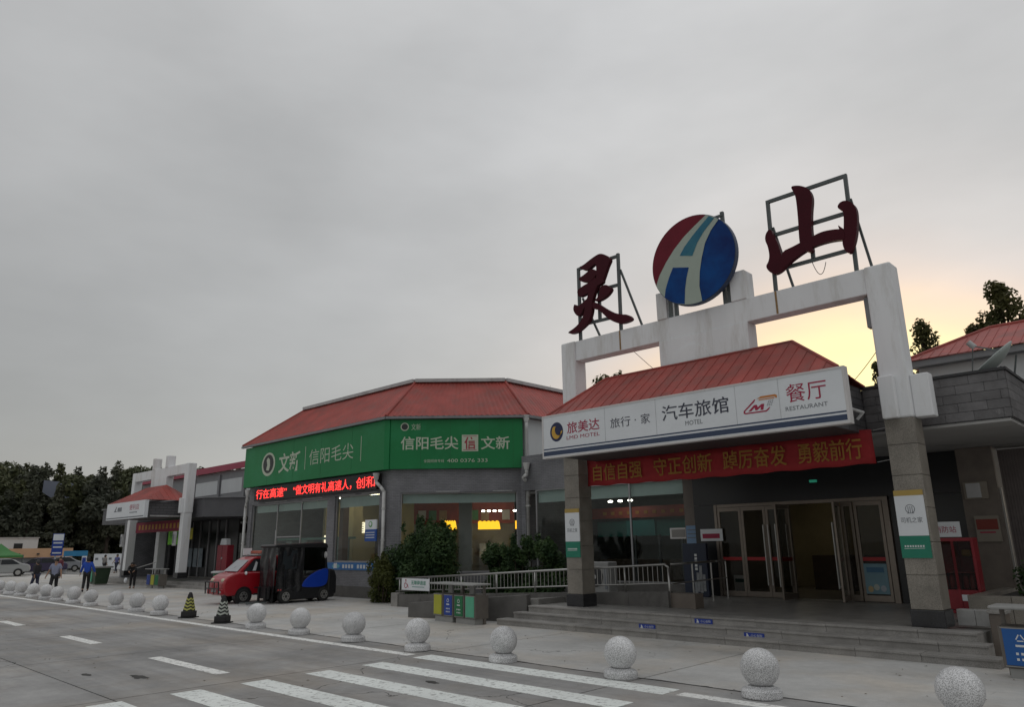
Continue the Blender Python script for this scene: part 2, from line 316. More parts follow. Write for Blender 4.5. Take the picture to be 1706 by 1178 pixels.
WHITEP = M('white_portal_paint', (.79, .80, .81), .62, .06, 1.2, dirt=(.46, .43, .38), dscale=1.6, dlo=.50, dhi=.80, streak=True, bump=.12, bscale=14)
RUST = M('rust_streak', (.30, .19, .09), .9, .3, 9)
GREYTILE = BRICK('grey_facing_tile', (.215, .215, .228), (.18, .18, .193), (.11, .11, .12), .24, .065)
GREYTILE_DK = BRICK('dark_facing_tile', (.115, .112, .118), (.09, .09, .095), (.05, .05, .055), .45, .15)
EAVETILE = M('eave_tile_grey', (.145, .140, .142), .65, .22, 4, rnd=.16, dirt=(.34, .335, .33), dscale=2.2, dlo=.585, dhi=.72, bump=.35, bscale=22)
PILLARST = GRANITE('brown_granite', (.19, .17, .145), (.31, .285, .245), 90, .5, rnd=.08)
DARKST = GRANITE('black_granite', (.018, .018, .02), (.04, .04, .043), 140, .25)
STEPST = GRANITE('step_granite', (.235, .225, .212), (.36, .345, .325), 120, .6, rnd=.09)
PLATST = GRANITE('platform_granite', (.19, .185, .175), (.29, .28, .265), 120, .4, rnd=.1)
BALLST = GRANITE('bollard_granite', (.36, .36, .36), (.86, .86, .865), 95, .5, rnd=.12)
REDROOF = M('red_sheet_roof', (.35, .070, .057), .55, .22, .9, rnd=.09, dirt=(.23, .08, .068), dscale=1.3, dlo=.47, dhi=.70, bump=.08, bscale=9, spec=.3)
PINKROOF = M('crimson_sheet_roof', (.34, .035, .075), .5, .1, 2)
COPING = M('coping_white', (.47, .47, .47), .6, .1, 3, dirt=(.3, .29, .28), dscale=2)
GREYMETAL = M('grey_metal_trim', (.22, .225, .235), .5, .1, 3)
STEEL = M('stainless_steel', (.44, .435, .42), .36, .06, 6, metal=.9)
FRAME_ST = M('door_steel', (.24, .205, .175), .4, .08, 6, metal=.75)
ALU = M('aluminium_frame', (.33, .33, .34), .45, .08, 5, metal=.3)
DKFRAME = M('dark_frame', (.03, .03, .032), .5, .1, 5)
GLASSM = GLASS('window_glass', (.88, .91, .90), .015, 1.3)
GLASSD = GLASS('door_glass', (.66, .65, .63), .02, 1.3)
DARKGLASS = M('dark_glass', (.015, .016, .018), .3, .2, 1, spec=.5)
SIGNWHITE = M('sign_white', (.74, .765, .79), .45, .04, 1.0, dirt=(.62, .64, .66), dscale=.8, dlo=.5, dhi=.9)
SIGNFRAME = M('sign_frame', (.62, .60, .59), .45, .05, 3)
NAVY = M('sign_navy', (.035, .055, .11), .5, .06, 3)
CRIM = M('sign_crimson', (.36, .012, .055), .5, .05, 3)
CHAR = M('sign_charcoal', (.045, .05, .075), .5, .05, 3)
GREYTXT = M('sign_grey_text', (.16, .17, .19), .5, .05, 3)
GOLD = M('sign_gold', (.62, .36, .05), .5, .05, 3)
ORANGE = M('sign_orange', (.55, .20, .04), .5, .08, 5)
GREEN = M('sign_green', (.012, .20, .062), .45, .08, .6, dirt=(.022, .24, .09), dscale=.5, spec=.3)
GREENW = M('sign_pale_lettering', (.50, .56, .44), .5, .05, 3)
WHITELET = M('white_lettering', (.66, .68, .68), .5, .03, 3)
BANNER = M('banner_red', (.34, .020, .024), .75, .12, 2.5, bump=.1, bscale=8)
BANNERY = M('banner_yellow', (.36, .17, .03), .7, .1, 3)
LETRED = M('letter_maroon', (.055, .004, .010), .5, .1, 3, spec=.15)
LOGORED = M('logo_red', (.15, .010, .022), .5, .2, 1.0, spec=.2)
LOGOBLUE = M('logo_blue', (.006, .012, .09), .5, .2, .9, col2=(.003, .075, .28), spec=.15)
LOGOPALE = M('logo_pale', (.36, .42, .36), .45, .06, 2)
LOGOTEAL = M('logo_teal', (.012, .11, .22), .5, .1, 1.2, col2=(.06, .21, .25), spec=.2)
DARKSTEEL = M('dark_frame_steel', (.10, .115, .115), .55, .15, 5)
PIPEW = M('pipe_white', (.58, .58, .57), .5, .06, 3, dirt=(.40, .39, .37), dscale=2)
BLACK = M('black_plastic', (.012, .012, .013), .45, .2, 5)
TYRE = M('tyre_rubber', (.018, .018, .018), .85, .2, 9)
LEDBG = M('led_black', (.012, .010, .010), .5, .2, 9)
LEDRED = EMIT('led_red', (1.0, .035, .03), 1.7)
BLIND = M('blind_pale', (.42, .50, .48), .8, .08, 1.5)
INWALL = M('interior_wall', (.26, .25, .235), .8, .1, 1)
INCEIL = M('interior_ceiling', (.30, .30, .295), .8, .06, 2)
INFLOOR = M('interior_floor', (.26, .24, .21), .3, .1, 2)
WOODDK = M('dark_wood', (.055, .035, .022), .5, .25, 4)
CREAM = M('cream_wall', (.42, .36, .20), .7, .06, 1)
LAMPW = EMIT('lamp_white', (1, .93, .82), 9)
LAMPS = EMIT('lamp_soft', (1, .88, .62), 7)
LITYEL = EMIT('lit_yellow_sign', (1.0, .50, .02), 1.1)
LITWHITE = EMIT('lit_white_board', (1.0, .88, .62), .9)
TEALB = M('teal_board', (.03, .14, .13), .5, .08, 2)
REDBOARD = M('red_board', (.30, .05, .03), .6, .15, 3)
WHITEWALL = M('white_wall', (.62, .64, .645), .7, .05, 1, dirt=(.45, .45, .44), dscale=.8, dlo=.55, dhi=.8, streak=True)
BROWNWALL = M('brown_stone_wall', (.15, .125, .105), .55, .15, 3)
SKIRT = M('grey_concrete_wall', (.13, .125, .118), .8, .2, 1.6, dirt=(.08, .075, .07), dscale=1.2, bump=.2)
BARK = M('bark', (.06, .045, .035), .9, .3, 8, bump=.5, bscale=25)
LEAFDK = LEAF('leaf_dark', (.018, .036, .014), (.04, .068, .022))
LEAFSIL = LEAF('leaf_evening', (.07, .075, .03), (.13, .125, .045), .5, .8)
LEAFOL = LEAF('leaf_olive', (.05, .065, .018), (.105, .115, .03), .25, 1.2)
LEAFBUSH = LEAF('leaf_shrub', (.018, .046, .018), (.075, .125, .042), .25, 2.6)
LEAFHILL = LEAF('leaf_hill', (.055, .068, .038), (.125, .132, .062), .15, .16)
LEAFHILL2 = LEAF('leaf_hill_grey', (.062, .07, .052), (.12, .125, .082), .15, .16)
# ================================================================== ground, road, pavement
g = MB(); g.face([(-900, -500, -.05), (500, -500, -.05), (500, 900, -.05), (-900, 900, -.05)])
struct(g.build('ground', GROUND))
JX = -11.9; SLAB = 4.8
road = MB().box(-84, 12.2, -8, 10.21, -.045, -.03).build('road', SOIL); struct(road)
def slab_mesh(nm, w_, d_, mat):
    return MB().box(.015, w_ - .015, .013, d_ - .013, -.03, 0).build(nm, mat, None)
def lay(nm, parent, mat, rows, k0, k1):
    for (y0, y1) in rows:
        first = None
        for k in range(k0, k1):
            if first is None:
                first = slab_mesh(nm, SLAB, y1 - y0, mat); o = first
            else: o = first.copy(); COL.objects.link(o)
            o.parent = parent; o.location = (JX + SLAB * k, y0, 0)
lay('slab', road, ROAD, [(4.13, 10.21), (-1.95, 4.13), (-8, -1.95)], -15, 5)
pavement = MB().box(-84, 12.2, 10.21, 21.5, -.045, -.03).build('pavement', SOIL); struct(pavement)
lay('slab', pavement, PAVE, [(10.225, 15.2), (15.2, 21.4)], -15, 5)
def mark(nm, x0, x1, y0, y1, mat=LINE, skew=0):
    MB().hexa([(x0, y0, .001), (x1, y0, .001), (x1 + skew, y1, .001), (x0 + skew, y1, .001), (x0, y0, .005), (x1, y0, .005), (x1 + skew, y1, .005), (x0 + skew, y1, .005)]).build(nm, mat, road)
for y0 in (9.33, 8.19, 7.06, 5.92, 4.84, 3.72): mark('crosswalk_stripe', -11.66, -6.16, y0, y0 + .46, LINE2)
for x0, x1 in ((-15.75, -12.78), (-21.43, -19.1), (-27.6, -25.5), (-33.6, -31.6), (-39.6, -37.5)): mark('lane_dash', x0, x1, 6.04, 6.29)
mark('edge_line', -60, -11.95, 9.42, 9.64); mark('edge_line', -6.0, 4.0, 9.42, 9.66)
# dark oil stains and a patch of darker concrete on the road
for cx_, cy_, rr in ((-13.6, 5.1, .16), (-14.6, 4.6, .1), (-9.4, 7.9, .1)):
    st = MB(); pts = []
    for i in range(16):
        a = i / 16 * 2 * math.pi; q = rr * random.uniform(.6, 1.2); pts.append((cx_ + q * 1.8 * math.cos(a), cy_ + q * .7 * math.sin(a), .003))
    st.face(pts); st.build('oil_stain', SOIL, road)
# ================================================================== entrance platform and steps
platform = MB().box(-14.05, -3.6, 15.25, 24, -.02, .40).build('platform', PLATST); struct(platform)
first = None
y = 15.62
px = np.arange(-14.1, -3.6, .88)
for j in range(6):
    for i, x in enumerate(px[:-1]):
        if first is None: first = MB().box(.003, .877, .003, .897, .40, .45).build('paving_stone', PLATST); o = first
        else: o = first.copy(); COL.objects.link(o)
        o.parent = platform; o.location = (x, y + j * .9, 0)
rs = random.Random(3)
for (x0, x1, y0, y1, z0, z1) in ((-14.55, -3.12, 14.45, 14.86, -.02, .15), (-14.32, -3.34, 14.85, 15.22, -.02, .30), (-14.1, -3.56, 15.2, 15.615, -.02, .45)):
    x = x0
    while x < x1 - .05:
        l = min(rs.uniform(1.05, 1.75), x1 - x)
        if x1 - x - l < .4: l = x1 - x
        dz = rs.uniform(-.004, .004); dy = rs.uniform(-.006, .006)
        MB().box(x + .004, x + l - .004, y0 + dy, y1, z0, z1 + dz - .045).build('step_riser', STEPST, platform)
        MB().box(x + .003, x + l - .003, y0 - .022 + dy, y1, z1 + dz - .045, z1 + dz).build('step_tread', STEPST, platform, bevel=.008)
        x += l
# blue warning stickers on the risers
BLUEP = M('blue_plate', (.02, .05, .30), .4, .05, 4)
def step_sign(x, y, z, lab):
    t_ = thing('step_sign', lab, 'sign', (x, y, z), 'blue warning plates on the steps')
    B('plate', BLUEP, t_, x, x + .44, y - .012, y - .004, z, z + .105)
    MB().prism([(x + .04, z + .02), (x + .11, z + .02), (x + .10, z + .05), (x + .075, z + .09), (x + .055, z + .085), (x + .06, z + .05)], y - .014, y - .0125).build('icon', WHITELET, t_)
    text('lettering', '小心台阶', (x + .15, y - .012, z + .03), (1, 0, 0), .25, .055, WHITELET, t_, off=.002)
step_sign(-10.31, 14.85, .135, 'small blue plate on the middle step, leftmost of the three')
step_sign(-9.06, 15.2, .29, 'small blue plate on the top step')
step_sign(-7.72, 14.85, .12, 'small blue plate on the middle step, nearer the doors')
# ================================================================== portal (white frame with pylons)
def portal(ox, y, top, botz, label, stone, mirror, pillar_w):
    """ox shifts X of the motel portal; y is its front plane"""
    P = thing('entrance_portal', label, 'portal', (-8.6 + ox, y + .25, .0))
    bb = top - .58
    XL, XR = (-13.05 + ox, -12.55 + ox), (-4.68 + ox, -4.15 + ox)
    for (x0, x1) in (XL, XR):
        MB().box(x0, x1, y, y + .5, botz, top).build('pylon', WHITEP, P, bevel=.04)
    MB().box(XL[1], XR[0], y + .05, y + .45, bb, top - .01).build('beam', WHITEP, P, bevel=.015)
    MB().box(-9.8 + ox, -7.37 + ox, y + .03, y + .47, 5.3 if not mirror else 5.0, bb).build('centre_panel', WHITEP, P, bevel=.01)
    for x0, x1 in ((-9.8, -9.5), (-7.72, -7.33)):
        MB().box(x0 + ox, x1 + ox, y + .02, y + .48, top - .015, top + .71).build('post', WHITEP, P, bevel=.015)
    # stepped blocks at the pylon feet
    s = -1 if mirror else 1
    for (x0, x1) in (XL, XR):
        MB().box(x0 + .01, x0 + .30, y - .16, y - .001, botz, botz + .86).build('block', WHITEP, P, bevel=.02)
        bx = (x1 + .001, x1 + .34) if not mirror else (x0 - .34, x0 - .001)
        MB().box(bx[0], bx[1], y + .12, y + .42, botz, botz + .86).build('block', WHITEP, P, bevel=.02)
    # pillars below: stacked stone blocks on a dark base
    for (x0, x1) in (XL, XR):
        pil = MB().box(x0 + .03, x1 - .03, y + .0, y + .46, .45, botz).build('pillar', stone if not mirror else WHITEP, P)
        MB().box(x0 - .03, x1 + .03, y - .06, y + .52, .452, .76).build('base', DARKST, pil, bevel=.015)
        z = .762; k = 0
        while z < botz - .01 and not mirror:
            h = min((.62, .60, .64)[k % 3], botz - .002 - z); k += 1
            if botz - z - h < .25: h = botz - .002 - z
            MB().box(x0 - .005, x1 + .005, y - .035, y + .495, z + .004, z + h - .004).build('stone', stone, pil, bevel=.006)
            z += h
    return P
portal_m = portal(0, 15.65, 7.62, 4.36, 'large white entrance portal frame with granite pillars carrying the rooftop letters', PILLARST, False, .5)
for x in (-11.0, -6.62):      # rust runs below the letter frames
    MB().box(x - .035, x + .012, 15.694, 15.699, 7.06, 7.6).build('rust_streak', RUST, portal_m)
MB().prism([(-8.9 + .52 * math.cos(R(a)), 6.28 + .50 * math.sin(R(a))) for a in range(0, 181, 12)], 15.655, 15.678).build('old_logo_disc', WHITEP, portal_m)
# hanging bracket inside the right opening
MB().box(-4.80, -4.682, 15.8, 16.0, 6.35, 7.0).build('bracket', GREYMETAL, portal_m)
portal_l = portal(-39.65, 18.0, 7.0, 4.1, 'smaller white entrance portal at the far left building', WHITEP, True, .5)
# ================================================================== rooftop letters and emblem
LING = {
'A': [(-12.221, 9.737), (-12.057, 9.745), (-11.786, 9.854), (-11.52, 9.929), (-11.392, 9.911), (-11.241, 9.824), (-11.135, 9.713), (-11.098, 9.63), (-11.189, 9.511), (-11.269, 9.352), (-11.348, 9.193), (-11.395, 9.11), (-11.384, 9.059), (-11.543, 9.005), (-11.627, 9.039), (-11.619, 9.182), (-11.593, 9.394), (-11.594, 9.638), (-11.635, 9.687), (-11.784, 9.613), (-11.918, 9.562), (-12.093, 9.619)],
'B': [(-12.237, 9.41), (-12.072, 9.439), (-11.801, 9.562), (-11.686, 9.53), (-11.576, 9.438), (-11.612, 9.314), (-11.82, 9.192), (-11.907, 9.21), (-12.082, 9.244), (-12.226, 9.332)],
'C': [(-12.314, 9.059), (-12.117, 9.131), (-11.82, 9.192), (-11.557, 9.262), (-11.424, 9.105), (-11.601, 8.984), (-11.776, 8.932), (-12.042, 8.854), (-12.235, 8.83), (-12.299, 8.919)],
'D': [(-11.906, 9.234), (-11.612, 9.302), (-11.57, 9.024), (-11.663, 8.903), (-11.727, 8.775), (-11.777, 8.643), (-11.813, 8.508), (-11.805, 8.386), (-11.858, 8.207), (-11.937, 8.058), (-12.088, 7.949), (-12.328, 7.834), (-12.536, 7.811), (-12.699, 7.86), (-12.682, 7.898), (-12.47, 7.961), (-12.257, 8.082), (-12.116, 8.267), (-12.054, 8.494), (-12.069, 8.618), (-11.96, 8.737), (-11.907, 8.918)],
'E': [(-12.436, 8.678), (-12.379, 8.62), (-12.338, 8.556), (-12.186, 8.622), (-11.93, 8.753), (-11.967, 8.617), (-12.122, 8.437), (-12.232, 8.294), (-12.336, 8.281), (-12.449, 8.417), (-12.488, 8.548)],
'F': [(-11.532, 8.942), (-11.374, 8.984), (-11.237, 8.936), (-11.12, 8.81), (-11.166, 8.728), (-11.311, 8.622), (-11.539, 8.56), (-11.681, 8.571), (-11.721, 8.617), (-11.619, 8.652), (-11.527, 8.772)],
'G': [(-11.794, 8.599), (-11.6, 8.492), (-11.385, 8.309), (-11.12, 8.118), (-10.857, 7.999), (-10.622, 7.944), (-10.5, 7.803), (-10.608, 7.748), (-10.874, 7.739), (-11.083, 7.831), (-11.293, 7.983), (-11.476, 8.189), (-11.636, 8.346), (-11.819, 8.389)]}
SHAN = {
'V': [(-5.944, 9.947), (-5.835, 9.937), (-5.699, 9.878), (-5.57, 9.777), (-5.504, 9.631), (-5.496, 9.462), (-5.557, 9.183), (-5.598, 8.84), (-5.603, 8.605), (-5.638, 8.381), (-5.616, 8.272), (-5.696, 8.246), (-5.798, 8.312), (-5.892, 8.458), (-5.893, 8.696), (-5.87, 9.019), (-5.857, 9.378), (-5.858, 9.684), (-5.906, 9.824)],
'B': [(-6.35, 8.447), (-6.058, 8.494), (-5.883, 8.539), (-5.598, 8.603), (-5.375, 8.65), (-5.113, 8.617), (-4.911, 8.558), (-4.93, 8.307), (-5.067, 8.349), (-5.301, 8.379), (-5.599, 8.369), (-5.798, 8.312), (-6.032, 8.219), (-6.245, 8.103), (-6.395, 8.041)],
'L': [(-6.661, 8.985), (-6.576, 9.082), (-6.504, 9.058), (-6.488, 8.93), (-6.406, 8.737), (-6.35, 8.447), (-6.317, 8.227), (-6.274, 8.096), (-6.339, 8.025), (-6.461, 7.97), (-6.564, 7.962), (-6.684, 8.077), (-6.735, 8.212), (-6.661, 8.296), (-6.616, 8.435), (-6.634, 8.684), (-6.686, 8.839)],
'R': [(-4.99, 9.135), (-4.907, 9.208), (-4.779, 9.192), (-4.675, 9.097), (-4.616, 8.961), (-4.618, 8.747), (-4.668, 8.422), (-4.74, 8.191), (-4.807, 8.071), (-4.878, 7.971), (-4.961, 8.061), (-4.993, 8.212), (-4.98, 8.322), (-4.924, 8.562), (-4.882, 8.894), (-4.896, 8.986), (-4.979, 9.058)],
'T': [(-5.037, 8.7), (-4.992, 8.641), (-4.924, 8.562), (-5.014, 8.562)]}
def chaikin(p, it=2):
    for _ in range(it):
        q = []
        for a, b in zip(p, p[1:] + p[:1]):
            q += [(a[0] * .75 + b[0] * .25, a[1] * .75 + b[1] * .25), (a[0] * .25 + b[0] * .75, a[1] * .25 + b[1] * .75)]
        p = q
    return p
def roof_letter(label, strokes, bars, braces, cx_):
    T = thing('rooftop_letter', label, 'letter', (cx_, 15.75, 7.6), 'letters on the portal roof')
    for i, (k, poly) in enumerate(strokes.items()):
        MB().prism(chaikin(poly), 15.56 + .003 * i, 15.69 + .003 * i).build('stroke', LETRED, T)
    fr = MB()
    for a, b in bars:
        MB().bar((a[0], 15.76, a[1]), (b[0], 15.76, b[1]), .075, .075).build('frame_bar', DARKSTEEL, T)
    for a, b in braces: MB().bar((a[0], 15.8, a[1]), (b[0], 16.08, b[1]), .05, .05).build('brace', DARKSTEEL, T)
    return T
roof_letter('maroon rooftop letter like a leaping figure, left of the round emblem', LING,
    [((-12.38, 9.80), (-12.40, 7.6)), ((-10.97, 9.84), (-11.0, 7.6)), ((-12.34, 9.77), (-11.0, 9.77)), ((-11.75, 8.95), (-11.03, 8.93)), ((-12.36, 8.07), (-11.03, 8.04)), ((-11.67, 9.03), (-11.69, 8.1))],
    [((-10.95, 9.37), (-10.49, 7.6)), ((-12.3, 8.87), (-11.9, 7.6))], -11.7)
roof_letter('maroon rooftop letter of three upright strokes, right of the round emblem', SHAN,
    [((-6.6, 9.89), (-6.64, 7.6)), ((-4.8, 9.89), (-4.84, 7.6)), ((-6.56, 9.855), (-4.84, 9.855)), ((-6.57, 8.985), (-4.85, 8.985)), ((-6.6, 8.12), (-4.86, 8.125)), ((-5.7, 8.5), (-5.71, 8.15))],
    [((-4.77, 9.3), (-4.60, 7.6)), ((-6.56, 9.2), (-6.33, 7.6))], -5.7)
T = thing('round_emblem', 'round red and blue emblem with a pale road shaped H on the portal', 'emblem', (-8.52, 15.6, 7.7))
CX, CZ, RR = -8.54, 8.87, 1.17
disc = lambda n=72: [(CX + RR * math.cos(2 * math.pi * i / n), CZ + RR * math.sin(2 * math.pi * i / n)) for i in range(n)]
MB().prism(disc(), 15.46, 15.62).build('drum', NAVY, T, bevel=.01)
MB().prism([(CX + (a - CX) * .985, CZ + (b - CZ) * .985) for a, b in disc()], 15.452, 15.458).build('blue_face', LOGOBLUE, T)
def arc(p, q, n=24):
    a0 = math.atan2(p[1], p[0]); a1 = math.atan2(q[1], q[0])
    while a1 < a0: a1 += 2 * math.pi
    return [(RR * .985 * math.cos(a0 + (a1 - a0) * i / n), RR * .985 * math.sin(a0 + (a1 - a0) * i / n)) for i in range(n + 1)]
redc = [(-1.079, -.428), (-.957, -.17), (-.73, .138), (-.479, .41), (-.176, .661), (.146, .861), (.486, 1.05)]
palr = [(.189, -1.135), (.145, -.749), (.186, -.38), (.269, -.047), (.396, .325), (.581, .602), (.81, .82)]
def lp(poly, y0, name, mat): MB().prism([(CX + a, CZ + b) for a, b in poly], y0, y0 + .003).build(name, mat, T)
lp(redc + arc(redc[-1], redc[0])[1:-1], 15.446, 'red_field', LOGORED)
lp(redc[::-1] + arc(redc[0], palr[0])[1:-1] + palr + arc(palr[-1], redc[-1])[1:-1], 15.440, 'road_shape', LOGOPALE)
low = [(-.546, -.067), (-.101, -.185), (-.185, -.432), (-.251, -.722), (-.295, -1.10), (-.512, -1.03), (-.674, -.94), (-.846, -.79), (-.801, -.58), (-.679, -.298)]
upw = [(-.327, .193), (.024, .089), (.187, .39), (.397, .635), (.70, .89), (.562, .99), (.304, .796), (.069, .61), (-.17, .395)]
lp(low, 15.434, 'lower_window', LOGOBLUE); lp(upw, 15.434, 'upper_window', LOGOTEAL)
for x, z0, z1 in ((-9.42, 7.6, 8.3), (-9.25, 7.6, 8.2), (-7.9, 7.6, 8.3), (-7.78, 7.6, 10.0)): MB().bar((x, 15.75, z0), (x, 15.75, z1), .08, .08).build('support', DARKSTEEL, T)
MB().bar((-9.4, 15.72, 8.2), (-7.8, 15.72, 8.2), .06, .06).build('support', DARKSTEEL, T)
MB().bar((-8.3, 15.72, 9.9), (-7.75, 15.72, 9.9), .06, .06).build('support', DARKSTEEL, T)
# ================================================================== motel: canopy, roof, building
motel = thing('motel_building', 'grey tiled motel and restaurant building behind the white portal', 'building', (-8.6, 21, 0))
def sheets(parent, b0, b1, t0, t1, n, mat, seam=.024, name='roof_sheet'):
    """standing seam sheets filling the quad b0-b1 (eave) / t0-t1 (ridge); seams run square to the eave"""
    b0, b1, t0, t1 = map(Vector, (b0, b1, t0, t1))
    u = (b1 - b0); Lb = u.length; u.normalize()
    nrm = u.cross((t0 - b0)).normalized()
    if nrm.z < 0: nrm = -nrm
    v = nrm.cross(u).normalized()
    if v.z < 0: v = -v
    H = (t0 - b0).dot(v); a0 = (t0 - b0).dot(u); a1 = (t1 - b0).dot(u)
    lo = min(0, a0); hi = max(Lb, a1); n = max(1, n)
    def hcap(a):      # slope length available above eave coordinate a
        h = H
        if a < a0: h = min(h, H * a / a0 if a0 > 1e-6 else H)
        if a > a1: h = min(h, H * (Lb - a) / (Lb - a1) if Lb - a1 > 1e-6 else H)
        return max(0, h)
    for i in range(n):
        p, q = Lb * i / n, Lb * (i + 1) / n
        hp, hq = hcap(p), hcap(q)
        P = lambda a, h, o=0: tuple(b0 + u * a + v * h + nrm * o)
        pts = [P(p + .002, 0), P(q - .002, 0)]
        if a0 > p and a0 < q: mid = [P(a0, H)]
        elif a1 > p and a1 < q: mid = [P(a1, H)]
        else: mid = []
        if hq > .02: pts.append(P(q - .002, hq))
        pts += mid
        if hp > .02: pts.append(P(p + .002, hp))
        if len(pts) < 3: continue
        mb = MB(); n0 = len(pts)
        mb.add([tuple(Vector(x) + nrm * .012) for x in pts] + pts, [tuple(range(n0)), tuple(range(2 * n0 - 1, n0 - 1, -1))] + [(k, (k + 1) % n0, (k + 1) % n0 + n0, k + n0) for k in range(n0)])
        if hp > .05:
            mb.hexa([P(p - seam / 2, 0, .0), P(p + seam / 2, 0, .0), P(p + seam / 2, hp, .0), P(p - seam / 2, hp, .0), P(p - seam / 3, 0, seam), P(p + seam / 3, 0, seam), P(p + seam / 3, hp, seam), P(p - seam / 3, hp, seam)])
        mb.build(name, mat, parent)
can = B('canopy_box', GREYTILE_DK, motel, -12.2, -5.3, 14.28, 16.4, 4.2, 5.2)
RY, RZ = 15.58, 6.30
sheets(motel, (-12.38, 14.2, 5.26), (-4.95, 14.2, 5.26), (-11.45, RY, RZ), (-6.33, RY, RZ), 26, REDROOF)
sheets(motel, (-4.95, 14.2, 5.26), (-5.25, 16.5, 5.22), (-6.33, RY, RZ), (-6.33, RY + .02, RZ), 7, REDROOF)
sheets(motel, (-12.38, 16.5, 5.22), (-12.38, 14.2, 5.26), (-11.45, RY + .02, RZ), (-11.45, RY, RZ), 7, REDROOF)
sheets(motel, (-5.25, 16.5, 5.22), (-12.38, 16.5, 5.22), (-6.33, RY + .02, RZ), (-11.45, RY + .02, RZ), 18, REDROOF)
for a, b in (((-12.38, 14.2, 5.28), (-11.45, RY, RZ + .02)), ((-4.95, 14.2, 5.28), (-6.33, RY, RZ + .02)), ((-11.45, RY, RZ + .02), (-6.33, RY, RZ + .02)), ((-5.25, 16.5, 5.24), (-6.33, RY, RZ + .02))):
    MB().cyl(a, b, .035, n=8).build('ridge_cap', REDROOF, motel)
# eave at the right: courses of grey tiles
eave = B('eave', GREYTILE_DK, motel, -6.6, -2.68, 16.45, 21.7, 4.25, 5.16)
tile = None
for j in range(5):
    xs = np.arange(-5.28 - (.25 if j % 2 else 0), -2.7, .5)
    for x in xs:
        a, b = max(x, -5.28), min(x + .5, -2.66)
        if b - a < .08: continue
        if abs(b - a - .5) < 1e-3:
            if tile is None: tile = MB().box(.003, .497, 0, .03, .004, .176).build('tile', EAVETILE, None); o = tile
            else: o = tile.copy(); COL.objects.link(o)
            o.parent = eave; o.location = (a + 8.6, 16.418 + random.uniform(-.004, .004) - 21, 4.265 + j * .18)
        else: MB().box(a + .003, b - .003, 16.418, 16.448, 4.269 + j * .18, 4.441 + j * .18).build('tile', EAVETILE, eave)
for j in range(5):
    for y_ in np.arange(16.45, 21.6, .5):
        MB().box(-2.678, -2.648, y_ + .003, y_ + .497, 4.269 + j * .18, 4.441 + j * .18).build('tile', EAVETILE, eave)
MB().box(-5.32, -2.62, 16.38, 21.7, 5.17, 5.225).build('eave_cap', DKFRAME, motel)
B('soffit', M('soffit_paint', (.40, .395, .385), .8, .1, .8, dirt=(.12, .12, .12), dscale=.5), motel, -13.1, -2.70, 16.46, 21.6, 4.19, 4.245)
# main front wall at Y=21.7
B('wall', GREYTILE, motel, -20.35, -12.31, 21.7, 21.95, 4.12, 5.5)
B('wall', BROWNWALL, motel, -12.3, -4.7, 21.25, 21.5, 3.9, 5.3)
B('wall', SKIRT, motel, -20.35, -12.31, 21.68, 21.95, 0, .72)
B('roof_slab', GREYMETAL, motel, -20.3, -2.7, 21.75, 40, 5.3, 5.42)
B('wall', GREYTILE, motel, -20.6, -20.36, 21.9, 40, 0, 5.3)
win = thing  # alias avoided below
def window(parent, F, s0, s1, z0, z1, mulls, fmat=ALU, gmat=GLASSM, depth=.06, th=.05, transoms=(), glass_d=.03):
    fr = MB(F)
    fr.box(s0, s1, 0, depth, z0, z0 + th); fr.box(s0, s1, 0, depth, z1 - th, z1)
    for s in (s0, s1 - th): fr.box(s, s + th, .001, depth - .001, z0 + th, z1 - th)
    wdw = fr.build('window', fmat, parent)
    for s in mulls: MB(F).box(s - .03, s + .03, .002, depth - .002, z0 + th, z1 - th).build('mullion', fmat, wdw)
    for (a, b, z) in transoms: MB(F).box(a, b, .004, depth - .004, z - .025, z + .025).build('transom', fmat, wdw)
    edges = [s0 + th] + list(mulls) + [s1 - th]
    for a, b in zip(edges, edges[1:]): MB(F).box(a + .031, b - .031, glass_d, glass_d + .008, z0 + th, z1 - th).build('pane', gmat, wdw)
    return wdw
FM = Frame((0, 21.72, 0))
window(motel, FM, -19.65, -12.85, .72, 4.12, (-17.55, -15.2))
B('blind', BLIND, motel, -19.6, -12.9, 21.85, 21.87, 3.62, 4.07)
B('pier', BROWNWALL, motel, -12.85, -12.3, 21.4, 21.69, .45, 4.19)
# restaurant hall behind the glass
B('hall_floor', INFLOOR, motel, -20.3, -12.4, 21.96, 30, .3, .45)
B('hall_back_wall', INWALL, motel, -20.3, -12.4, 29.8, 30, .45, 4.0)
B('hall_ceiling', INCEIL, motel, -20.3, -12.4, 21.96, 30, 4.0, 4.1)
B('hall_side_wall', INWALL, motel, -12.45, -12.3, 22, 30, .45, 4.1)
MB().box(-20.2, -13.2, 26.0, 26.1, 3.05, 3.5).build('red_board', REDBOARD, motel)
for i in range(14): MB().box(-19.6 + i * .42, -19.42 + i * .42, 25.98, 25.995, 3.2, 3.33).build('menu_mark', BANNERY, motel)
MB().box(-20.1, -14.0, 26.2, 26.3, 2.3, 2.95).build('teal_board', TEALB, motel)
MB().box(-18.5, -17.1, 26.12, 26.18, 2.32, 2.95).build('screen', M('screen_teal', (.04, .20, .20), .3), motel)
for x in (-18.6, -18.1, -17.6, -14.9, -14.4): MB().ball((x, 25.2, 3.72), .10, 12, 6, .45).build('ceiling_lamp', LAMPW, motel)
for x in (-15.6, -14.6, -13.7): MB().box(x - .04, x + .04, 22.5, 22.58, .45, 2.3).build('screen_post', DKFRAME, motel)
B('serving_counter', WOODDK, motel, -19.5, -14.2, 25.5, 26, .45, 1.4)
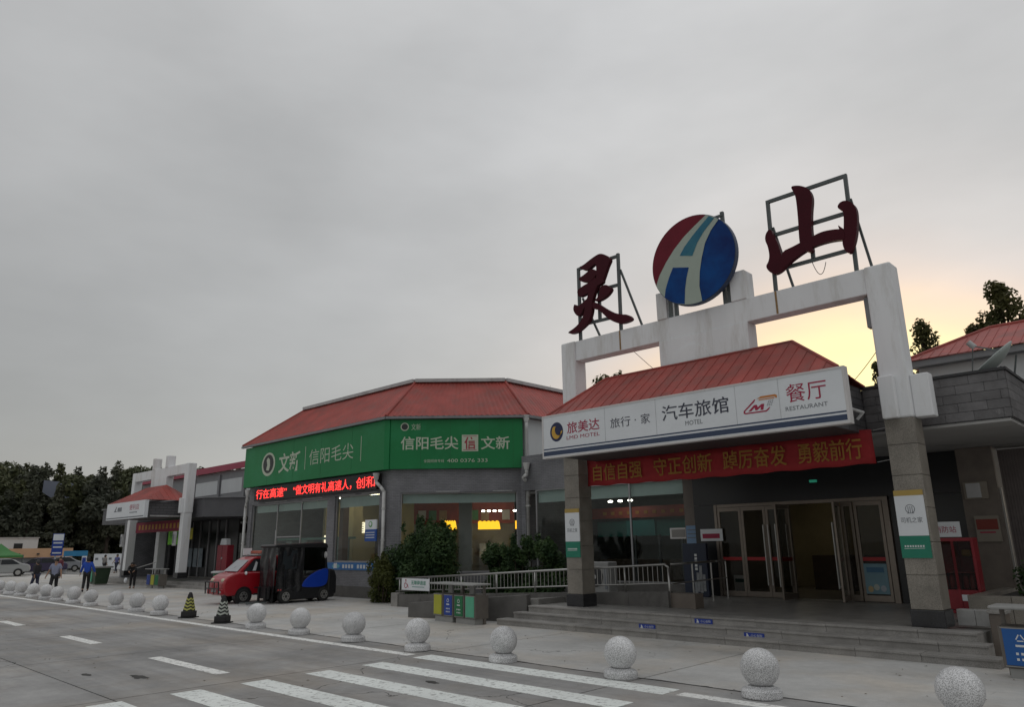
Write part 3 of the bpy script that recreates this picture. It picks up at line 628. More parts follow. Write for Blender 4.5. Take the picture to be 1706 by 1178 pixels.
# white framed notice on the glass
nb = thing('framed_notice', 'small white framed notice on the restaurant glass beside the pier', 'notice', (-13.3, 21.7, 2.1))
MB().box(-13.62, -12.98, 21.69, 21.71, 2.15, 2.5).build('frame', SIGNFRAME, nb); B('sheet', INWALL, nb, -13.56, -13.04, 21.684, 21.69, 2.2, 2.45)
bn = thing('blue_notice', 'light blue notice sheet on the stone pier by the doors', 'notice', (-12.5, 21.4, 1.9))
B('sheet', M('pale_blue_sheet', (.19, .30, .46), .6, .06, 6), bn, -12.82, -12.33, 21.385, 21.395, 1.95, 2.55)
for k in range(3): B('text_line', GREYTXT, bn, -12.78, -12.38 - .05 * k, 21.381, 21.384, 2.40 - k * .12, 2.43 - k * .12)
# doors: steel frames at Y=21
DY = 21.0
FD = Frame((0, DY, 0))
B('door_head', FRAME_ST, motel, -11.5, -6.5, DY, DY + .1, 3.05, 3.14)
B('transom_glass', DARKGLASS, motel, -12.29, -4.7, DY + .06, DY + .08, 3.15, 4.18)
B('side_glass', DARKGLASS, motel, -12.29, -11.52, DY + .06, DY + .08, .45, 3.14)
RSTRIPE = M('red_stripe', (.42, .02, .025), .5, .05, 3)
def door(F, a, b, name='door', handle=None, stripe=True):
    fr = MB(F); th = .075
    fr.box(a + .005, b - .005, 0, .055, .47, .62); fr.box(a + .005, b - .005, 0, .055, 2.93, 3.04)
    for s in (a + .005, b - th - .005): fr.box(s, s + th, .001, .054, .62, 2.93)
    d = fr.build(name, FRAME_ST, motel)
    MB(F).box(a + th, b - th, .025, .033, .62, 2.93).build('pane', GLASSD, d)
    if stripe: MB(F).box(a + th, b - th, .017, .023, 1.49, 1.585).build('stripe', RSTRIPE, d)
    for hs in handle or ():
        h = MB(F); h.cyl((hs, -.06, .8), (hs, -.06, 2.5), .018, n=8)
        for z in (.85, 2.45): h.cyl((hs, -.06, z), (hs, 0, z), .014, n=6)
        h.build('handle', STEEL, d)
    return d
door(FD, -11.47, -10.69, 'fixed_panel'); door(FD, -10.69, -9.92, handle=(-9.99,)); door(FD, -9.92, -9.24, handle=(-9.85, -9.3))
door(Frame((-9.2, DY - .01, 0), (-.12, -1, 0), (1, -.12, 0)), 0, .75, handle=(.68,))
door(Frame((-7.8, DY - .01, 0), (.16, -1, 0), (1, .16, 0)), 0, .75, handle=(.68, .58))
door(FD, -7.74, -7.42, 'fixed_panel', stripe=False); door(FD, -7.40, -6.66, 'fixed_panel')
MB(FD).box(-6.64, -6.5, -.02, .12, .45, 3.14).build('door_jamb', FRAME_ST, motel)
MB(FD).box(-11.56, -11.475, -.02, .12, .45, 3.14).build('door_jamb', FRAME_ST, motel)
# lobby
B('lobby_floor', INFLOOR, motel, -12.2, -4.7, 21.2, 28, .40, .455)
B('lobby_back_wall', M('lobby_ochre', (.27, .225, .13), .7, .2, 1), motel, -12.2, -4.7, 26.5, 26.7, .45, 4.0)
B('lobby_ceiling', INCEIL, motel, -12.2, -4.7, 21.55, 26.6, 3.3, 3.4)
for x in (-10.6, -8.4): MB().ball((x, 24.6, 3.27), .12, 12, 6, .35).build('ceiling_lamp', LAMPS, motel)  # unseen lamps, added to give the lobby its dim warm glow
B('reception_desk', WOODDK, motel, -10.4, -7.6, 25.2, 25.9, .46, 1.55)
B('lobby_wall', INWALL, motel, -12.28, -12.15, 21.5, 26.6, .45, 3.4); B('lobby_wall', INWALL, motel, -4.85, -4.7, 21.5, 26.6, .45, 4.1)
ex = thing('exit_light', 'tiny green exit light above the doors', 'light', (-8.4, 20.95, 3.5))
B('box', EMIT('exit_green', (.05, .5, .32), .12), ex, -8.5, -8.3, 20.99, 21.04, 3.63, 3.70)
# right of the doors: dark glazing, stone wall panel and curtain of corrugated sheet
B('side_glass', DARKGLASS, motel, -6.48, -4.72, DY + .06, DY + .08, .45, 3.14)
B('wall', BROWNWALL, motel, -4.69, -3.92, 20.7, 21.3, .45, 4.18)
B('wall', BROWNWALL, motel, -2.5, 9, 20.9, 21.3, 0, 5.2)
cur = MB()
for i in range(22):
    a = -3.85 + i * .06; cur.box(a, a + .034, 20.95, 20.99, .9, 4.1); cur.box(a + .034, a + .06, 20.97, 21.0, .9, 4.1)
cur.build('slatted_screen', M('slat_screen', (.12, .10, .095), .6, .15, 4), motel)
B('pipe_strip', STEEL, motel, -3.92, -3.88, 20.9, 20.94, .9, 3.2)
# right wing clerestory and roof behind
wing = thing('rear_wing', 'white walled rear wing with red hipped sheet roof at the right edge', 'building', (0, 24, 5))
B('wall', WHITEWALL, wing, -5.35, 8, 21.31, 30, 5.43, 6.5)
B('fascia', GREYMETAL, wing, -5.6, 8.2, 21.0, 21.3, 6.44, 6.6)
sheets(wing, (-5.65, 20.95, 6.61), (8.2, 20.95, 6.61), (-3.9, 23.2, 7.66), (6, 23.2, 7.66), 62, REDROOF)
sheets(wing, (-5.65, 25.5, 6.61), (-5.65, 20.95, 6.61), (-3.9, 23.25, 7.66), (-3.9, 23.2, 7.66), 12, REDROOF)
MB().cyl((-5.65, 20.95, 6.63), (-3.9, 23.2, 7.68), .05, n=8).build('ridge_cap', REDROOF, wing); MB().cyl((-3.9, 23.2, 7.68), (6, 23.2, 7.68), .05, n=8).build('ridge_cap', REDROOF, wing)
for k in range(3): MB().box(-2.4, 1, 21.0 + .02 * k, 21.3, 5.3 + k * .06, 5.35 + k * .06).build('vent_slat', DKFRAME, wing)
# satellite dish on the eave
dish = thing('satellite_dish', 'grey satellite dish standing on the tiled eave at the right', 'satellite dish', (-3.0, 17.6, 5.2))
dn = Vector((-.60, -.20, .77)).normalized(); da_ = dn.orthogonal().normalized(); db_ = dn.cross(da_); c0 = Vector((-2.98, 17.9, 5.55))
vs = []; fs = []
for j in range(7):
    rr_ = .54 * j / 6
    for i in range(28):
        a = i / 28 * 2 * math.pi; vs.append(tuple(c0 + da_ * rr_ * math.cos(a) + db_ * rr_ * math.sin(a) + dn * (.17 * (j / 6) ** 2)))
for j in range(6):
    for i in range(28): fs.append((j * 28 + i, j * 28 + (i + 1) % 28, (j + 1) * 28 + (i + 1) % 28, (j + 1) * 28 + i))
mb = MB(); mb.add(vs, fs); do = mb.build('reflector', M('dish_grey', (.42, .47, .45), .5, .08, 2), dish, smooth=True)
sm = do.modifiers.new('solid', 'SOLIDIFY'); sm.thickness = .02
fp = c0 + dn * .62
for a in (20, 140, 260):
    q = c0 + da_ * .52 * math.cos(R(a)) + db_ * .52 * math.sin(R(a)) + dn * .16
    MB().cyl(q, fp, .012, n=6).build('feed_arm', DARKSTEEL, dish)
MB().cyl(fp - dn * .05, fp + dn * .12, .06, n=10).build('feed_horn', COPING, dish)
MB().tube([c0 - dn * .03, (-2.88, 17.95, 5.4), (-2.9, 17.95, 5.22)], .03).build('mount', DARKSTEEL, dish)
MB().cyl((-2.75, 17.9, 5.22), (-2.62, 17.8, 5.7), .02, n=6).build('mount', DARKSTEEL, dish)
# ------------------------------------------------------------------ motel sign
sg = thing('motel_sign', 'long white motel and restaurant sign with navy stripes on the canopy', 'sign', (-8.6, 14.2, 4.15))
SX0, SX1, SZ0, SZ1, SY = -12.47, -4.80, 4.15, 5.25, 14.1
B('panel', SIGNWHITE, sg, SX0 + .03, SX1 - .03, SY, SY + .16, SZ0 + .03, SZ1 - .03)
fr = MB(); fr.box(SX0, SX1, SY - .012, SY + .165, SZ0, SZ0 + .045); fr.box(SX0, SX1, SY - .012, SY + .165, SZ1 - .04, SZ1)
fr.box(SX0, SX0 + .04, SY - .011, SY + .164, SZ0 + .045, SZ1 - .04); fr.box(SX1 - .05, SX1, SY - .011, SY + .164, SZ0 + .045, SZ1 - .04); fr.build('frame', SIGNFRAME, sg)
B('stripe', NAVY, sg, SX0 + .041, SX1 - .051, SY - .004, SY - .001, 4.215, 4.325); B('stripe', NAVY, sg, SX0 + .041, SX1 - .051, SY - .004, SY - .001, 4.365, 4.395)
U = (1, 0, 0)
def st(s, x0, x1, z0, z1, mat, bold=0, nm='lettering'): return text(nm, s, (x0, SY, z0), U, x1 - x0, z1 - z0, mat, sg, off=.004, bold=bold)
mo = [(-11.985 + .215 * math.cos(i / 20 * math.pi), 4.80 + .245 * math.sin(i / 20 * math.pi)) for i in range(40)]
MB().prism(mo, SY - .004, SY - .001).build('logo_disc', M('logo_navy', (.012, .018, .07), .5, .05, 3), sg)
cres = []
for i in range(25):
    a = R(128 + i * 9.6); cres.append((-11.995 + .15 * math.cos(a), 4.80 + .18 * math.sin(a)))
for i in range(25):
    a = R(352 - i * 9.0); cres.append((-11.935 + .125 * math.cos(a) + .02, 4.845 + .14 * math.sin(a)))
MB().prism(cres, SY - .0075, SY - .0045).build('logo_moon', GOLD, sg)
st('旅美达', -11.64, -10.62, 4.71, 5.0, CRIM, .008); st('LMD MOTEL', -11.66, -10.63, 4.565, 4.655, CRIM, .0)
st('旅行', -10.30, -9.72, 4.69, 4.925, CHAR); st('·', -9.60, -9.565, 4.79, 4.825, CHAR); st('家', -9.43, -9.18, 4.69, 4.92, CHAR)
st('汽车旅馆', -8.86, -7.22, 4.675, 5.025, CHAR, .008); st('MOTEL', -8.28, -7.86, 4.515, 4.615, GREYTXT)
st('餐厅', -5.97, -5.17, 4.69, 5.055, CRIM, .0); st('RESTAURANT', -6.01, -5.18, 4.53, 4.612, GREYTXT)
def sp(poly, mat, nm='logo_part', dy=0): MB().prism(poly, SY - .004 - dy, SY - .001 - dy).build(nm, mat, sg)
sp([(-6.60, 4.855), (-6.50, 4.905), (-6.20, 4.905), (-6.155, 4.88), (-6.165, 4.825), (-6.19, 4.83), (-6.20, 4.855), (-6.22, 4.862), (-6.58, 4.862)], ORANGE)
sp([(-6.54, 4.845), (-6.21, 4.845), (-6.22, 4.825), (-6.56, 4.825)], ORANGE)
sp([(-6.62, 4.85), (-6.66, 4.80), (-6.86, 4.645), (-6.87, 4.62), (-6.85, 4.605), (-6.42, 4.605), (-6.38, 4.63), (-6.34, 4.66), (-6.32, 4.66), (-6.36, 4.61), (-6.41, 4.578), (-6.86, 4.578), (-6.905, 4.60), (-6.895, 4.65), (-6.70, 4.81), (-6.64, 4.862)], CRIM)
sp([(-6.80, 4.625), (-6.66, 4.745), (-6.60, 4.745), (-6.585, 4.69), (-6.50, 4.745), (-6.44, 4.745), (-6.47, 4.625), (-6.53, 4.625), (-6.515, 4.69), (-6.60, 4.632), (-6.64, 4.632), (-6.655, 4.69), (-6.735, 4.625)], CRIM)
for r_ in range(4):
    for c_ in range(3): sp([(-6.34 + c_ * .04 - r_ * .015, 4.80 - r_ * .03), (-6.32 + c_ * .04 - r_ * .015, 4.80 - r_ * .03), (-6.325 + c_ * .04 - r_ * .015, 4.785 - r_ * .03), (-6.345 + c_ * .04 - r_ * .015, 4.785 - r_ * .03)], GREYTXT)
SEAMW = M('sign_seam_grey', (.42, .43, .44), .6, .1, 3)
for x in (-10.46, -9.02, -7.06, -6.12): B('seam', SEAMW, sg, x - .004, x + .004, SY - .003, SY + .001, 4.4, 5.2)
MB().tube([(-4.85, 14.3, 4.45), (-4.78, 14.75, 4.42), (-4.9, 14.75, 4.3)], .03).build('conduit', COPING, sg)
# red banner below the sign
bn = thing('red_banner', 'long red slogan banner with yellow characters between the two pillars', 'banner', (-8.8, 15.9, 3.5))
vs = []; fs = []; nx = 60
for i in range(nx + 1):
    x = -12.52 + (7.46) * i / nx
    for j in range(5):
        z = 3.55 + .70 * j / 4 - .02 * math.sin(i / nx * math.pi) + .012 * math.sin(i * .9); vs.append((x, 15.98 + .02 * math.sin(i * .55 + j * .8), z))
for i in range(nx):
    for j in range(4): fs.append((i * 5 + j, (i + 1) * 5 + j, (i + 1) * 5 + j + 1, i * 5 + j + 1))
mb = MB(); mb.add(vs, fs); bo = mb.build('cloth', BANNER, bn, smooth=True); bo.modifiers.new('s', 'SOLIDIFY').thickness = .006
for s, x0, x1 in (('自信自强', -12.30, -10.72), ('守正创新', -10.36, -8.72), ('踔厉奋发', -8.44, -6.9), ('勇毅前行', -6.64, -5.28)):
    text('lettering', s, (x0, 15.95, 3.66), U, x1 - x0, .45, BANNERY, bn, off=.01, bold=.012)
for x in (-12.55, -5.03):
    for z in (3.57, 4.22): MB().cyl((x, 15.98, z), (x - .1 if x < -8 else x + .35, 15.9, z + .03), .006, n=5).build('tie_rope', COPING, bn)
# signs on the two pillars
def pillar_sign(x0, x1, y, lab):
    T = thing('pillar_sign', lab, 'sign', ((x0 + x1) / 2, y, 1.68), 'green and white plates on the portal pillars')
    B('yellow_strip', M('strip_yellow', (.45, .31, .08), .5, .05, 4), T, x0, x1, y - .02, y - .002, 2.852, 2.955)
    B('white_panel', SIGNWHITE, T, x0, x1, y - .02, y - .002, 2.10, 2.85)
    B('green_panel', M('plate_green', (.012, .20, .125), .5, .05, 4), T, x0, x1, y - .02, y - .002, 1.69, 2.098)
    c = (x0 + x1) / 2; w_ = x1 - x0
    lg_ = MB()
    for k in range(20):
        a, b = R(k * 18), R(k * 18 + 18.2)
        if k in (15, 14): continue
        lg_.hexa([(c + q * math.cos(t_), yy, 2.60 + q * math.sin(t_)) for yy in (y - .025, y - .021) for q, t_ in ((.075, a), (.085, a), (.085, b), (.075, b))])
    for dx_ in (-.035, 0, .035): lg_.box(c + dx_ - .005, c + dx_ + .005, y - .0245, y - .0212, 2.53, 2.645)
    lg_.box(c - .06, c + .06, y - .0246, y - .0211, 2.515, 2.525)
    lg_.build('logo', GREYTXT, T)
    text('lettering', '司机之家', (x0 + .07, y - .02, 2.34), U, w_ - .14, .105, GREYTXT, T, off=.003)
    for k in range(8): B('small_mark', WHITELET, T, x0 + .07 + k * (w_ - .16) / 8, x0 + .07 + k * (w_ - .16) / 8 + .028, y - .023, y - .0205, 1.89, 1.925)
    MB().bar((x0 + .06, y - .022, 1.862), (x1 - .1, y - .022, 1.868), .008, .003).build('underline', WHITELET, T)
pillar_sign(-13.05, -12.56, 15.61, 'green and white plate with yellow top on the left portal pillar')
pillar_sign(-4.70, -4.18, 15.61, 'green and white plate with yellow top on the right portal pillar')
# ================================================================== tea shop with chamfered corner
shop = thing('tea_shop', 'grey tiled corner shop with red hipped roof and chamfered corner', 'building', (-29, 20, 0))
FS = Frame((0, 18.3, 0))
q2 = 1 / math.sqrt(2)
FC = Frame((-24.25, 18.15 + .15, 0), (q2, q2, 0), (-q2, q2, 0))      # chamfer: s along the wall, d into the building
FC = Frame((-24.25 - .1, 18.15 + .15, 0), (q2, q2, 0), (-q2, q2, 0))
def wall_with(F, s0, s1, z0, z1, holes, mat, parent, th=.22):
    xs = sorted({s0, s1} | {h[0] for h in holes} | {h[1] for h in holes})
    for a, b in zip(xs, xs[1:]):
        hh = [h for h in holes if h[0] <= a + 1e-6 and h[1] >= b - 1e-6]
        if not hh: MB(F).box(a, b, 0, th, z0, z1).build('wall', mat, parent)
        else:
            h = hh[0]
            if h[2] > z0: MB(F).box(a, b, 0, th, z0, h[2]).build('wall', mat, parent)
            if h[3] < z1: MB(F).box(a, b, 0, th, h[3], z1).build('wall', mat, parent)
wall_with(FS, -36.55, -24.35, 0, 7.12, [(-36.2, -29.15, .5, 4.18), (-28.55, -25.25, 1.42, 4.22)], GREYTILE, shop)
wall_with(FC, 0.0, 5.35, 0, 7.12, [(.32, 5.05, 1.0, 4.14)], GREYTILE, shop)
FR_ = Frame((-20.5, 22.1, 0), (0, 1, 0), (-1, 0, 0))
MB(FR_).box(0, 14, 0, .2, 5.5, 7.12).build('wall', WHITEWALL, shop)
MB(FR_).box(0, 14, .01, .2, 0, 5.49).build('wall', GREYTILE, shop)
MB().box(-36.55, -36.33, 18.53, 36, 0, 7.12).build('wall', GREYTILE, shop)
MB().box(-36.3, -20.8, 35.8, 36, 0, 7.1).build('wall', GREYTILE, shop)
MB(FS).box(-36.55, -24.4, -.02, 0, 0, .45).build('plinth', SKIRT, shop)
FSw = Frame((0, 18.38, 0))
window(shop, FSw, -36.2, -29.15, .5, 4.18, (-33.72, -31.48), transoms=((-33.7, -31.5, 2.55),), fmat=ALU)
window(shop, FSw, -28.55, -25.25, 1.42, 4.22, (), fmat=ALU)
FCw = Frame(FC(0, .08, 0), FC.ex, FC.ey)
window(shop, FCw, .32, 5.05, 1.0, 4.14, (), fmat=ALU)
B('blind', BLIND, shop, -36.1, -29.2, 18.56, 18.58, 3.78, 4.12); B('blind', BLIND, shop, -28.5, -25.3, 18.56, 18.58, 3.72, 4.16)
MB(FC).box(.38, 4.98, .26, .28, 3.72, 4.08).build('blind', BLIND, shop)
for s in ((1.75, 2.7), (4.05, 4.85)): MB(FC).box(s[0], s[1], -.012, 0, 4.15, 4.18).build('drip_edge', COPING, shop)
for s in ((-34.8, -32.7), (-31.3, -29.6), (-28.2, -27.0), (-26.5, -25.4)): MB(FS).box(s[0], s[1], -.012, 0, 4.22, 4.25).build('drip_edge', COPING, shop)
# interior
SHOPPOLY = [(-36.3, 18.54), (-24.5, 18.54), (-20.9, 22.14), (-20.9, 35.7), (-36.3, 35.7)]
MB().prism(SHOPPOLY, .05, .3, 'xy').build('floor', INFLOOR, shop); MB().prism(SHOPPOLY, 4.35, 4.45, 'xy').build('ceiling', INCEIL, shop)
MB().prism([(-36.5, 18.32), (-24.4, 18.32), (-20.55, 22.15), (-20.55, 36), (-36.5, 36)], 7.125, 7.16, 'xy').build('attic_floor', GREYMETAL, shop)
B('back_wall', INWALL, shop, -36.3, -24.5, 25.4, 25.6, .3, 4.35)
B('partition', CREAM, shop, -33.6, -33.4, 20.9, 25.3, .3, 4.3)
B('partition', CREAM, shop, -33.39, -31.2, 25.0, 25.2, .3, 4.3)
B('column', CREAM, shop, -31.0, -30.45, 20.6, 21.1, .3, 4.3)
B('column', M('column_wood', (.10, .05, .03), .5, .2, 3), shop, -29.5, -29.2, 19.2, 19.5, .3, 4.3)
for x, y_ in ((-30.4, 19.7), (-32.2, 21.6), (-29.6, 21.5), (-28.0, 20.2)): MB().box(x - .4, x + .4, y_ - .1, y_ + .1, 4.27, 4.34).build('ceiling_lamp', LAMPS, shop)
for x, y_ in ((-35, 20.4), (-33.6, 20.2)): MB().box(x - .4, x + .4, y_ - .1, y_ + .1, 4.27, 4.34).build('unlit_lamp', COPING, shop)
B('lit_board', LITWHITE, shop, -33.38, -33.34, 22.3, 23.3, 2.75, 3.3); B('lit_board', LITWHITE, shop, -33.38, -33.34, 22.5, 23.0, 2.0, 2.6)
B('lit_board', LITWHITE, shop, -32.0, -31.96, 20.0, 20.25, 2.1, 2.6)
for k in range(4): B('menu_line', INWALL, shop, -33.335, -33.33, 22.4, 23.2, 2.82 + k * .12, 2.86 + k * .12)
B('dark_door', WOODDK, shop, -33.38, -33.33, 24.0, 24.8, .3, 3.0)
for k, (x, y_) in enumerate(((-29.0, 19.5), (-30.2, 20.0), (-28.4, 20.1), (-31.4, 21.6))):
    MB().box(x - .35, x + .35, y_ - .3, y_ + .3, 1.0, 1.05).build('dining_table', WOODDK, shop); MB().cyl((x, y_, .3), (x, y_, 1.0), .05).build('table_leg', DKFRAME, shop)
    MB().box(x - .75, x - .45, y_ - .2, y_ + .2, .7, 1.45).build('chair', M('chair_red', (.16, .05, .035), .5, .2, 4), shop, bevel=.04)
for k, (x, z) in enumerate(((-35.3, .8), (-34.6, .8), (-33.2, .8), (-32.4, .8), (-30.9, .8), (-30.1, .8))): B('display_shelf', M('shelf_grey', (.16, .20, .18), .6), shop, x - .3, x + .3, 19.6, 20.0, .3, 2.2 + .15 * (k % 3))
B('shelf_top', M('shelf_green', (.10, .20, .16), .6), shop, -36, -29.4, 19.55, 20.05, 2.4, 2.5)
gm = [M('goods_%s' % n_, c_, .5, .1, 6) for n_, c_ in (('green', (.05, .22, .08)), ('white', (.5, .5, .48)), ('red', (.28, .04, .04)), ('tan', (.35, .24, .12)))]
rgd = random.Random(14); gp = [MB().box(-.11, .11, -.07, .07, 0, .26).build('goods', m_, shop) for m_ in gm]
for o in gp: o.location = (-36 + 29 + .3, 19.62 - 20, 2.505)
cnt = 0
for zl in (1.2, 1.75, 2.505):
    for x in np.arange(-35.9, -29.5, .33):
        src_ = gp[rgd.randrange(4)]; o = src_.copy(); COL.objects.link(o); o.parent = shop; o.location = (x + 29 + rgd.uniform(-.05, .05), 19.52 + rgd.uniform(-.03, .05) - 20, zl); k_ = rgd.uniform(.7, 1.25); o.scale = (k_, 1, rgd.uniform(.7, 1.4)); cnt += 1
for o in gp: bpy.data.objects.remove(o)
for zl in (1.17, 1.72): MB().box(-36, -29.4, 19.4, 19.66, zl, zl + .03).build('shelf_board', M('shelf_pale', (.3, .32, .3), .6), shop)
MB(FC).box(.4, 5.0, 4.2, 4.3, 3.0, 4.0).build('red_board', REDBOARD, shop)
for k in range(9): MB(FC).box(.6 + k * .48, .95 + k * .48, 4.16, 4.195, 3.15, 3.6).build('menu_photo', gm[(k * 3 + 1) % 4], shop)
for k in range(5): MB(FC).box(.7 + k * .9, 1.3 + k * .9, 4.0, 4.3, 1.2, 1.9 + .2 * (k % 2)).build('kitchen_unit', M('kitchen_steel', (.35, .35, .34), .4, .1, 3, metal=.5), shop)
MB(FC).box(.4, 5.0, 4.31, 4.4, .3, 3.0).build('kitchen_wall', M('kitchen_grey', (.20, .19, .15), .7), shop)
def litsign(s0, s1, z0, z1, d):
    pts = [(s0, z0), (s1 + .06, z0), (s1, z1)]
    n_ = 5
    for i in range(n_ * 4 + 1):
        f = i / (n_ * 4); x = s1 - (s1 - s0) * f; pts.append((x, z1 + .05 * abs(math.sin(f * n_ * math.pi))))
    MB(FC).prism(pts, d, d + .05).build('lit_sign', LITYEL, shop)
litsign(3.38, 4.3, 2.70, 3.02, 2.6); litsign(1.9, 2.4, 2.70, 3.05, 2.6)
MB(FC).box(5.0, 5.3, 2.55, 2.6, 2.7, 3.05).build('lit_sign', LITYEL, shop)
MB(FC).box(2.6, 3.15, 1.4, 1.9, .3, 4.3).build('column', INWALL, shop)
for s in (3.6, 3.85, 4.1, 4.35, 5.0): MB(FC).ball((s, 3.0, 3.5), .08, 10, 6, .5).build('ceiling_lamp', LAMPW, shop)
MB(FC).box(3.4, 4.7, 3.2, 3.7, .3, 1.5).build('serving_counter', INWALL, shop)
MB(FC).ball((4.0, 3.3, 1.62), .16, 10, 6, .6).build('lit_dish', LAMPS, shop)
# roof of corrugated red sheet (ribs too fine to tell apart) with coping
def corrugated(parent, b0, b1, t0, t1, pitch, mat):
    b0, b1, t0, t1 = map(Vector, (b0, b1, t0, t1)); n = max(2, int((b1 - b0).length / pitch)); nrm = (b1 - b0).cross(t0 - b0).normalized()
    if nrm.z < 0: nrm = -nrm
    vs = []; fs = []
    for i in range(2 * n + 1):
        f = i / (2 * n); o = nrm * (.03 if i % 2 else 0); vs += [tuple(b0.lerp(b1, f) + o), tuple(t0.lerp(t1, f) + o)]
    for i in range(2 * n): fs.append((2 * i, 2 * i + 2, 2 * i + 3, 2 * i + 1))
    mb = MB(); mb.add(vs, fs); return mb.build('roof_face', mat, parent, recalc=False)
EZ, TZ, d_ = 7.22, 9.12, 2.25
tn = math.tan(math.pi / 8)
b = [(-36.85, 17.85), (-24.35, 17.85), (-20.2, 22.0), (-20.2, 36.2)]
tpt = [(b[0][0] + d_, b[0][1] + d_), (b[1][0] - d_ * tn, b[1][1] + d_), (b[2][0] - d_, b[2][1] + d_ * tn), (b[3][0] - d_, b[3][1])]
for i in range(3): corrugated(shop, (*b[i], EZ), (*b[i + 1], EZ), (*tpt[i], TZ), (*tpt[i + 1], TZ), .22, REDROOF)
corrugated(shop, (-36.85, 36.2, EZ), (*b[0], EZ), (-36.85 + d_, 36.2, TZ), (*tpt[0], TZ), .22, REDROOF)
for i in range(4): MB().cyl((*b[i], EZ + .03), (*tpt[i], TZ + .03), .06, n=8).build('ridge_cap', REDROOF, shop)
for i in range(3):
    a0, a1 = Vector((*tpt[i], TZ)), Vector((*tpt[i + 1], TZ)); MB().bar(a0 + Vector((0, 0, .08)), a1 + Vector((0, 0, .08)), .15, .35).build('coping', COPING, shop)
MB().bar((-36.85 + d_, 36.2, TZ + .1), (*tpt[0], TZ + .1), .2, .35).build('coping', COPING, shop)
MB().prism([(tpt[0][0] + .1, tpt[0][1] + .1), (tpt[1][0], tpt[1][1] + .1), (tpt[2][0] - .1, tpt[2][1]), (tpt[3][0] - .1, 36.1), (-36.85 + d_ + .1, 36.1)], TZ - .02, TZ + .02, 'xy').build('flat_roof', GREYMETAL, shop)
for i in range(3): MB().bar((*b[i], EZ - .055), (*b[i + 1], EZ - .055), .1, .12).build('gutter', GREYMETAL, shop)
# ------------------------------------------------------------------ green shop sign over front and chamfer
gs = thing('shop_sign', 'large green tea shop sign wrapping the chamfered corner', 'sign', (-28, 18, 5.07))
MB().box(-36.62, -24.55, 17.95, 18.28, 5.07, 7.1).build('front_panel', GREEN, gs)
FG = Frame(FC(0, -.2, 0), FC.ex, FC.ey)
MB(FG).box(-.12, 5.3, 0, .19, 5.075, 7.095).build('angled_panel', GREEN, gs)
MB().prism([(-24.549, 17.95), (-24.30, 18.02), (-24.36, 18.28), (-24.549, 18.28)], 5.072, 7.098, 'xy').build('corner_panel', GREEN, gs)
def gt(s, x0, x1, z0, z1, mat=GREENW, bold=0): text('lettering', s, (x0, 17.95, z0), U, x1 - x0, z1 - z0, mat, gs, off=.006, bold=bold)
DKGREY = M('emblem_dark', (.03, .035, .033), .5, .2, 4)
el_ = lambda cx_, cz_, rx, rz, n=36: [(cx_ + rx * math.cos(2 * math.pi * i / n), cz_ + rz * math.sin(2 * math.pi * i / n)) for i in range(n)]
MB().prism(el_(-34.12, 6.08, .66, .58), 17.942, 17.948).build('emblem_ring', GREENW, gs); MB().prism(el_(-34.12, 6.1, .51, .46), 17.936, 17.940).build('emblem_field', DKGREY, gs)
MB().prism([(-34.3, 5.8), (-34.02, 5.76), (-33.92, 6.0), (-33.98, 6.3), (-34.15, 6.42), (-34.3, 6.3), (-34.2, 6.05)], 17.930, 17.934).build('emblem_mark', GREENW, gs)
gt('文新', -33.1, -31.1, 5.55, 6.5, bold=.02); gt('信阳毛尖', -30.3, -26.75, 5.72, 6.42, bold=-.004)
for x in (-30.68, -26.2): B('divider', GREENW, gs, x, x + .035, 17.943, 17.948, 5.55, 6.62)
def ct(s, s0, s1, z0, z1, mat=GREENW, bold=0, off=.006): text('lettering', s, FG(s0, 0, z0), FG.ex, s1 - s0, z1 - z0, mat, gs, off=off, bold=bold)
ct('信阳毛尖', .3, 2.66, 5.85, 6.39, bold=.012); ct('文新', 3.58, 4.76, 5.83, 6.37, bold=.012)
ct('400 0376 333', 2.2, 3.85, 5.32, 5.46); ct('全国招商专线', 1.25, 2.08, 5.325, 5.45)
ct('文新', .72, 1.1, 6.66, 6.92)
MB(FG).prism(el_(.45, 6.8, .17, .17, 24), -.008, -.003).build('emblem_ring', GREENW, gs); MB(FG).prism(el_(.45, 6.8, .13, .13, 24), -.013, -.009).build('emblem_field', DKGREY, gs)
MB(FG).box(2.8, 3.47, -.009, -.003, 5.76, 6.44).build('seal_plate', GREENW, gs); ct('信', 2.90, 3.37, 5.85, 6.35, M('seal_red', (.33, .03, .05), .5), .02, off=.013)
MB(FG).box(2.86, 3.41, -.0115, -.0105, 5.81, 5.83).build('seal_line', CRIM, gs); MB(FG).box(2.86, 3.41, -.0115, -.0105, 6.37, 6.39).build('seal_line', CRIM, gs)
SEAM = M('sign_seam', (.008, .12, .04), .6, .1, 3)
for x in np.arange(-34.2, -25, 2.44): B('seam', SEAM, gs, x - .007, x + .007, 17.946, 17.951, 5.08, 7.09)
for q_ in (1.12, 2.33, 3.52, 4.9): MB(FG).box(q_ - .006, q_ + .006, -.004, .001, 5.09, 7.08).build('seam', SEAM, gs)
# ------------------------------------------------------------------ LED ticker
led = thing('led_ticker', 'black LED ticker board with glowing red characters under the green sign', 'display', (-30, 18, 4.33))
B('housing', LEDBG, led, -35.5, -25.1, 18.02, 18.27, 4.33, 4.98)
def lt(s, x0, x1): text('lettering', s, (x0, 18.02, 4.42), U, x1 - x0, .46, LEDRED, led, off=.005, bold=.004)
lt('行在高速”', -35.3, -32.3); lt('“做文明有礼高速人，', -31.7, -26.9); lt('创和', -26.55, -25.2)
